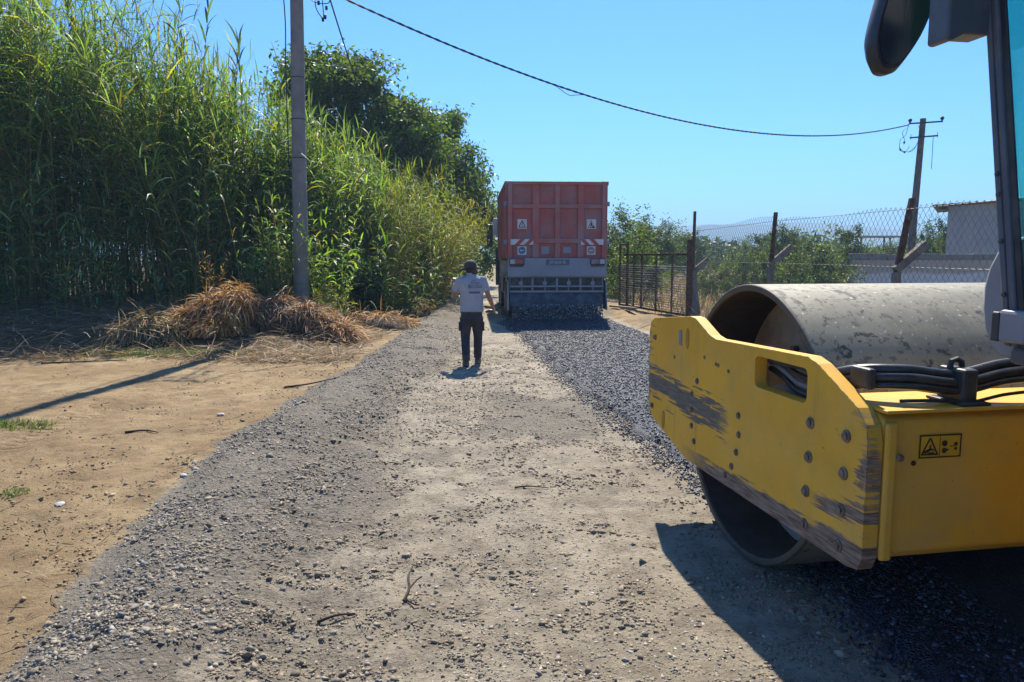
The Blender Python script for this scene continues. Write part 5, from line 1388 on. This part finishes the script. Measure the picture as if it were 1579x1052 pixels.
for pts in ([(-.50, -.15, 7.20), (-.75, -.15, 6.9), (-.62, -.15, 6.5), (-.85, -.15, 6.25), (-.6, -.15, 6.1), (-.42, -.15, 6.35)], [(-.52, -.15, 7.18), (-.62, -.15, 6.8), (-.82, -.15, 6.6), (-.78, -.15, 6.2), (-.3, -.15, 6.15), (.0, -.15, 6.7)], [(-.1, -.15, 7.2), (.0, -.15, 6.9), (-.05, -.15, 6.6), (-.2, -.15, 6.3), (-.45, -.15, 6.1)]):
    MB().tube(spline(pts, 40), .011, 5).build('loose_wire', M_CABLE, fp)
for xx_, zz_ in ((-.80, 6.2), (-.62, 6.1), (-.66, 6.5)):
    MB().lathe([(.001, zz_-.05), (.035, zz_-.04), (.035, zz_+.04), (.001, zz_+.05)], (xx_, -.15, 0), 2, 8).build('connector', M_DARKI, fp)
# span between the poles
A = Vector((px+.63, py-.02, pz_-.1+7.03)); B = Vector((qx-.50, qy-.15, float(ground_z(qx, qy))-.1+7.22))
def span(A, B, sag, n=70):
    return [A.lerp(B, t)-Vector((0, 0, 4*sag*t*(1-t))) for t in [i/n for i in range(n+1)]]
A2 = Vector((-3.52, 16.3, 7.03))
cable = thing('overhead_cable', 'black twisted cable sagging across the sky between the two poles', 'cable', tuple(A2))
pts = span(A2, B, 1.38)
c1, c2 = [], []
for i, p_ in enumerate(spline([tuple(q) for q in pts], 70*6)):
    a_ = i*.8; c1.append(p_-A2+Vector((0, .012*math.cos(a_), .012*math.sin(a_)))); c2.append(p_-A2-Vector((0, .012*math.cos(a_), .012*math.sin(a_))))
MB().tube(c1, .016, 5).build('strand', M_CABLE, cable, smooth=True); MB().tube(c2, .016, 5).build('strand', M_CABLE, cable, smooth=True)
MB().tube(spline([tuple(q-A2) for q in (A, A+Vector((.18, .05, .0)), A+Vector((.32, .15, .14)), A2)], 24), .02, 6).build('slack_end', M_CABLE, cable, smooth=True)
i0 = int(.238*70); p0, p1 = pts[i0]-A2, pts[i0+3]-A2
MB().tube(spline([tuple(p0), tuple(p0.lerp(p1, .45)-Vector((0, 0, .14))), tuple(p0.lerp(p1, .65)-Vector((0, 0, .10))), tuple(p1)], 20), .009, 5).build('slack_loop', M_CABLE, cable, smooth=True)
b2 = thing('overhead_cable', 'black cable running from the concrete pole down behind the tree', 'cable', tuple(A))
MB().tube([q-A for q in span(A, Vector((-6.9, 45, 7.2)), .9, 30)], .018, 6).build('strand', M_CABLE, b2, smooth=True)
lw = thing('loose_wires', 'tangle of loose black wires and connectors hanging beside the concrete pole', 'wires', tuple(A))
for pts in ([(-.55, 0, .35), (-.50, 0, -.02), (-.30, 0, -.1), (0, 0, .02)], [(0, 0, 0), (-.05, 0, -.3), (.0, 0, -.6), (.02, 0, -.95)], [(0, 0, 0), (-.22, 0, -.1), (-.25, 0, -.5), (-.1, 0, -.62), (.15, 0, -.6), (.02, 0, -.3)],
            [(.30, .1, .12), (.22, 0, -.08), (.1, 0, -.22), (-.12, 0, -.3), (-.14, 0, -.7), (0, 0, -.95)], [(-.62, 0, -.22), (-.35, 0, -.3), (-.2, 0, -.33), (-.1, 0, 0)], [(.25, .08, .06), (.08, 0, -.12), (0, 0, -.28)]):
    MB().tube(spline(pts, 30), .010, 5).build('wire', M_CABLE, lw, smooth=True)
for q in ((-.2, -.33), (.22, -.1), (.02, -.22), (-.08, -.62), (.06, -.45), (0, -.95), (.05, -.9), (.08, -.72), (.0, .03)):
    MB().lathe([(.001, q[1]-.05), (.028, q[1]-.035), (.028, q[1]+.035), (.001, q[1]+.05)], (q[0], 0, 0), 2, 8).build('connector', M_CABLE, lw)

# ------------------------------------------------------------------ gate and chain-link fence
M_OLDC = pbr('old_lichen_concrete', (.15, .135, .115), .9, var=.3, scale=8, bump=.6, bs=25, dist=.01, dust=(.24, .20, .11), dusts=6)
def tube_between(mb, a_, b_, r_, n=6): mb.tube([a_, b_], r_, n)
GA, GB = Vector((3.30, 23.05, 0)), Vector((4.42, 18.55, 0))
gdir = (GA-GB).normalized(); glen = (GA-GB).length; gz = float(ground_z(GB.x, GB.y))
gt = thing('metal_gate', 'rusty wire-filled metal gate with diagonal braces beside the truck', 'gate', (GB.x, GB.y, gz), math.atan2(gdir.y, gdir.x))
H1 = 1.62
for x_, h_, w_ in ((0.0, 1.72, .05), (glen*.97, 1.95, .055), (glen*.845, 2.0, .06)):
    MB().box((x_-w_/2, -w_/2, -.2), (x_+w_/2, w_/2, h_)).build('gate_post', M_RUST, gt, bevel=.006)
MB().box((.03, -.025, H1-.03), (glen*.90, .025, H1+.03)).build('top_rail', M_RUST, gt, bevel=.005)
MB().box((.03, -.025, .06), (glen*.97, .025, .12)).build('bottom_rail', M_RUST, gt, bevel=.005)
MB().box((glen*.84, -.02, 1.9), (glen*.98, .02, 1.94)).build('link_bar', M_RUST, gt)
for k, f_ in enumerate((.20, .41, .62, .74)):
    MB().box((glen*f_-.022, -.022, .12), (glen*f_+.022, .022, H1-.03)).build('upright', M_RUST, gt, bevel=.004)
for a_, b_ in (((glen*.62, H1-.05), (glen*.36, .14)), ((glen*.42, H1-.05), (glen*.62, .14))):
    MB().tube([(a_[0], -.03, a_[1]), (b_[0], -.03, b_[1])], .018, 6).build('brace', M_RUST, gt)
for k in range(19):
    z_ = .16+k*.064
    MB().tube([(.03, .01, z_), (glen*.3, .03, z_+.01*math.sin(k)), (glen*.6, .02, z_+.01*math.cos(k*2)), (glen*.97, .01, z_)], .011, 4).build('wire', M_WIRE, gt)
MB().tube([(glen*.97, 0, 1.9), (glen*.97, 0, 0)], .02, 6).build('hinge_rod', M_RUST, gt)
# fence along the verge towards the camera
fpts = [Vector((4.40, 18.1, 0)), Vector((4.70, 13.4, 0)), Vector((5.06, 9.6, 0)), Vector((5.40, 5.6, 0)), Vector((5.75, 1.6, 0))]
fz = lambda p: float(ground_z(p.x, p.y))
fe = thing('chain_link_fence', 'chain-link fence on rusty leaning posts with broken concrete stubs beyond the drum', 'fence', (0, 0, 0))
for k, p_ in enumerate(fpts):
    z_ = fz(p_)
    h_ = (2.62, 2.30, 2.28, 2.28, 2.28)[k]; ln = (.03, .03, .09, .05, .03)[k]
    b0 = (0.0, 1.38, 1.30, 1.3, 1.3)[k]
    po = MB().loft([[(p_.x+dx-ln*(1 if k else 0), p_.y+dy, z_+b0) for dx, dy in ((-.035, -.035), (.035, -.035), (.035, .035), (-.035, .035))],
                    [(p_.x+dx+ln*.6, p_.y+dy, z_+h_) for dx, dy in ((-.03, -.03), (.03, -.03), (.03, .03), (-.03, .03))]]).build('post', M_RUST, fe, bevel=.005)
    if k == 0:
        MB().box((p_.x-.16, p_.y-.14, z_-.2), (p_.x-.02, p_.y-.036, z_+1.95)).build('gate_pillar', M_RUST, fe, bevel=.01)
        MB().loft([[(p_.x+.02+dx, p_.y-.1+dy, z_-.2) for dx, dy in ((-.08, -.08), (.22, -.08), (.22, .08), (-.08, .08))], [(p_.x+dx, p_.y-.1+dy, z_+.7) for dx, dy in ((-.03, -.06), (.10, -.06), (.10, .06), (-.03, .06))], [(p_.x+dx, p_.y-.1+dy, z_+1.2) for dx, dy in ((-.03, -.05), (.07, -.05), (.07, .05), (-.03, .05))]]).build('concrete_stub', M_OLDC, fe, bevel=.01)
        MB().loft([[(p_.x+.03+dx, p_.y-.1, z_+1.18+dz) for dx, dz in ((-.05, .05), (.05, -.05))]+[(p_.x+.03+dx, p_.y, z_+1.18+dz) for dx, dz in ((.05, -.05), (-.05, .05))], [(p_.x+.36+dx, p_.y-.1, z_+1.48+dz) for dx, dz in ((-.035, .035), (.035, -.035))]+[(p_.x+.36+dx, p_.y, z_+1.48+dz) for dx, dz in ((.035, -.035), (-.035, .035))]]).build('concrete_arm', M_OLDC, fe, bevel=.006)
    else:
        MB().box((p_.x-ln-.045, p_.y-.05, z_-.2), (p_.x-ln+.045, p_.y+.05, z_+1.34)).build('concrete_post', M_OLDC, fe, bevel=.012)
        a_, b_ = Vector((p_.x-ln-.02, p_.y, z_+1.36)), Vector((p_.x-ln+.36, p_.y, z_+1.70))
        d_ = (b_-a_).normalized(); q_ = Vector((-d_.z, 0, d_.x))*.05
        MB().loft([[tuple(c_+s1*q_+Vector((0, s2*.05, 0))) for s1, s2 in ((-1, -1), (1, -1), (1, 1), (-1, 1))] for c_ in (a_, b_)]).build('concrete_arm', M_OLDC, fe, bevel=.01)
mesh = MB()
D = .055
for k in range(len(fpts)-1):
    a_, b_ = fpts[k], fpts[k+1]; Lk = (b_-a_).length; nn_ = int(Lk/D)
    z0a, z0b = fz(a_)+.05, fz(b_)+.05
    ht = 2.16 if k else 2.20
    rows = int(ht/.068)
    for i in range(nn_):
        path = []
        for r_ in range(rows+1):
            t = (i+((r_+i) % 2))*D/Lk          # neighbouring wires meet and hook
            q = a_.lerp(b_, min(t, 1)); sagz = .05*math.sin(t*math.pi*3)*(r_/rows)
            path.append((q.x, q.y+.008*math.sin(r_*2.0+i), z0a+(z0b-z0a)*t+r_*.068+sagz*.6))
        mesh.tube(path, .0027, 3, False)
mesh.build('wire_mesh', M_WIRE, fe)
for z_ in (1.40, 2.14):
    MB().tube([(p_.x, p_.y, fz(p_)+z_) for p_ in fpts], .004, 4).build('strain_wire', M_WIRE, fe)
# ------------------------------------------------------------------ wall, shed, canopy
M_WALL = Mat('stained_whitewash'); x_, y_, z_ = M_WALL.xyz()
n1 = M_WALL.noise(1.2, 6, .65); n2 = M_WALL.noise(9, 6, .7)
c = M_WALL.mix(n1.ss(.35, .7), (.66, .58, .51), (.80, .73, .66))
c = M_WALL.mix((z_-1.02+(n1-.5)*.5).ss(-.05, .1)*.7, c, (.33, .26, .19))
c = M_WALL.mix((n2*.6+n1*.4-.58).ss(0, .06)*.7, c, (.15, .125, .105))
M_WALL.set(col=c, rough=.9); M_WALL.bump(n2, .5, .02)
wall = thing('low_wall', 'low whitewashed wall with stains and grey coping beyond the fence', 'wall', (11.9, 26, 0))
MB().box((0, 0, -.1), (14, .22, 1.52)).build('wall_face', M_WALL.m, wall, bevel=.01)
rs = random.Random(2)
x0 = -.05
while x0 < 14:
    w = rs.uniform(.75, 1.25)
    MB().box((x0, -.05, 1.523), (x0+w-.015, .27, 1.72+rs.uniform(-.02, .02))).build('coping_block', M_CONC, wall, bevel=.015); x0 += w
shed = thing('metal_shed', 'pale corrugated metal shed with overhanging roof behind the wall', 'shed', (17.45, 30, 0), -R(32))
cs = MB(); N = 120; prof = []
M_SHED = pbr('pale_galvanised_sheet', (.27, .295, .32), .55, .15, var=.10, scale=1.5, bump=.1, bs=20, dust=(.33, .32, .30), dusts=2)
for k in range(N+1): prof.append((7.0*k/N, .02*math.cos(k*math.pi/1.5)))
cs.add([(a_, b_, 0) for a_, b_ in prof]+[(a_, b_, 3.62+.05*a_) for a_, b_ in prof]+[(a_, b_+.03, 0) for a_, b_ in prof]+[(a_, b_+.03, 3.62+.05*a_) for a_, b_ in prof],
       [(k, k+1, N+2+k, N+1+k) for k in range(N)]+[(2*(N+1)+k+1, 2*(N+1)+k, 3*(N+1)+k, 3*(N+1)+k+1) for k in range(N)])
cs.build('front_sheet', M_SHED, shed, smooth='all')
MB().box((0, .06, 0), (.03, 5, 3.6)).build('side_sheet', M_SHED, shed)
MB().box((6.97, .06, 0), (7.0, 5, 3.9)).build('side_sheet', M_SHED, shed)
rf = MB()
rp = [(-.55+8.1*k/60, .0) for k in range(61)]
rf.add([(a_, -.35, 3.70+.05*a_+.025*(k % 2)) for k, (a_, b_) in enumerate(rp)]+[(a_, 5.2, 3.70+.05*a_+.025*(k % 2)) for k, (a_, b_) in enumerate(rp)]+[(a_, -.35, 3.66+.05*a_+.025*(k % 2)) for k, (a_, b_) in enumerate(rp)]+[(a_, 5.2, 3.66+.05*a_+.025*(k % 2)) for k, (a_, b_) in enumerate(rp)],
       [(k, k+1, 61+k+1, 61+k) for k in range(60)]+[(122+k+1, 122+k, 183+k, 183+k+1) for k in range(60)]+[(k+1, k, 122+k, 122+k+1) for k in range(60)]+[(0, 61, 183, 122)])
rf.build('roof_sheet', pbr('rusty_roof_sheet', (.22, .17, .14), .7, .1, var=.3, scale=3, dust=(.35, .33, .31), dusts=2), shed)
MB().box((-.3, -.3, 3.52), (.0, -.1, 3.60)).build('gutter_end', M_DARKI, shed)
cn = thing('open_canopy', 'distant open canopy with thin flat roof left of the far pole', 'canopy', (28.0, 60, 0))
MB().box((0, 0, 3.15), (4.0, 3, 3.28)).build('roof', M_SHED, cn, bevel=.02)
for a_, b_ in ((.15, .15), (3.85, .15), (.15, 2.85), (3.85, 2.85), (2.0, .15)): MB().box((a_-.05, b_-.05, 0), (a_+.05, b_+.05, 3.15)).build('post', M_DARKI, cn)
# ------------------------------------------------------------------ far hills
hx = np.linspace(-2600, 3200, 120); hy = np.linspace(1300, 2100, 12)
HX, HY = np.meshgrid(hx, hy)
HZ = -8+np.sin(np.clip((HY-1300)/800, 0, 1)*math.pi)**.8*(32+42*fbm(HX/500+4, HY/800, 4)+26*np.exp(-((HX-420)/460)**2))
ii = np.arange(HX.size).reshape(HX.shape)
o = np_mesh('hills', np.stack([HX, HY, HZ], -1).reshape(-1, 3), np.stack([ii[:-1, :-1], ii[:-1, 1:], ii[1:, 1:], ii[1:, :-1]], -1).reshape(-1, 4), pbr('far_hill', (.075, .085, .05), .95, var=.3, scale=.004, bump=0), smooth=True)
tag(o, 'low blue hills along the horizon', 'hills', kind='structure')
# ------------------------------------------------------------------ small things on the ground
def stick(label, pts, r_, colr=(.10, .07, .045), cat='stick', twigs=()):
    p0 = Vector((pts[0][0], pts[0][1], float(ground_z(pts[0][0], pts[0][1]))))
    t = thing('stick', label, cat, tuple(p0), 0, 'sticks lying on the ground')
    def W(q): return Vector((q[0], q[1], float(ground_z(q[0], q[1]))+q[2]))-p0
    m_ = bpy.data.materials.get('dead_twig') or pbr('dead_twig', (.045, .032, .024), .9, var=.3, scale=20, bump=.4, bs=60)
    P_ = [W(q) for q in pts]
    MB().tube(spline([tuple(q) for q in P_], 16), [r_*(1-.6*i/16) for i in range(len(spline([tuple(q) for q in P_], 16)))], 6).build('branch', m_, t, smooth=True)
    for tw in twigs: MB().tube([W(q) for q in tw], r_*.5, 5).build('twig', m_, t)
stick('forked dead twig sticking up from the road in the near foreground', [(-.515, 3.36, .01), (-.50, 3.43, .05), (-.515, 3.52, .09), (-.505, 3.60, .10)], .009, twigs=([(-.50, 3.43, .05), (-.47, 3.50, .08), (-.45, 3.53, .085)], [(-.515, 3.38, .012), (-.46, 3.33, .015), (-.44, 3.34, .01)]))
stick('short dark stick on the gravel left of the forked twig', [(-.88, 3.17, .012), (-.80, 3.20, .02), (-.72, 3.23, .012)], .008)
stick('long dark stick lying on the soil near the shadow of the reeds', [(-7.2, 11.2, .02), (-6.7, 11.35, .03), (-6.1, 11.6, .02)], .016)
stick('short stick on bare soil below the pole shadow', [(-3.62, 6.78, .012), (-3.45, 6.80, .02), (-3.3, 6.76, .012)], .012)
stick('bent thin stick on the compacted road ahead of the twig', [(.02, 5.1, .01), (.12, 5.12, .016), (.26, 5.10, .01)], .007)
stick('dark stick across the gravel edge beyond the soil', [(-2.9, 9.3, .015), (-2.6, 9.35, .03), (-2.2, 9.36, .015)], .014)
rock_m = bpy.data.materials['loose_stone']
def rock(label, x_, y_, s_, v_):
    rs = random.Random(int(x_*1000)); bm = bmesh.new(); bmesh.ops.create_icosphere(bm, subdivisions=2, radius=1)
    for q in bm.verts: q.co = Vector((q.co.x*s_*rs.uniform(.8, 1.15), q.co.y*s_*.7*rs.uniform(.8, 1.15), q.co.z*s_*.35*rs.uniform(.8, 1.1)))
    me = bpy.data.meshes.new('rock'); bm.to_mesh(me); bm.free(); me.materials.append(pbr('rock_%d' % int(v_*100), (v_, v_*.95, v_*.88), .85, var=.25, scale=15, bump=.4, bs=40))
    o_ = link(bpy.data.objects.new('rock', me)); o_.location = (x_, y_, float(ground_z(x_, y_))+s_*.12); o_.rotation_euler = (0, 0, rs.uniform(0, 3))
    return tag(o_, label, 'rock', 'flat stones on the soil')
rock('flat pale stone alone on the brown soil at the left', -2.98, 4.72, .045, .42)
rock('small pale flat stone near the gravel edge on the soil', -2.42, 5.3, .035, .46)
rock('flat sandy stone farther out on the soil below the dry heaps', -3.05, 7.6, .05, .40)
# planks and brick rubble at the gate foot
pk = MB().box((-.9, -.06, 0), (.9, .06, .05)).build('timber_plank', pbr('grey_timber', (.26, .22, .18), .85, var=.25, scale=8, bump=.4, bs=40)); pk.location = (3.15, 21.0, float(ground_z(3.15, 21))+.05); pk.rotation_euler = (0, .03, R(104))
tag(pk, 'grey timber plank lying on the sandy verge beside the truck', 'plank')
# ------------------------------------------------------------------ hazy summer air
hz = Mat('summer_haze'); hz.nt.nodes.remove(hz.p)
pv = hz.nt.nodes.new('ShaderNodeVolumePrincipled')
pv.inputs['Color'].default_value = (.42, .66, .92, 1)
pv.inputs['Density'].default_value = .0010
pv.inputs['Anisotropy'].default_value = .2
hz.nt.links.new(pv.outputs[0], hz.out.inputs['Volume'])
haze = MB().box((-6200, -4200, -14), (6200, 8200, 95)).build('haze', hz.m)
tag(haze, 'thin bluish summer haze over the whole plain', 'haze', kind='stuff')
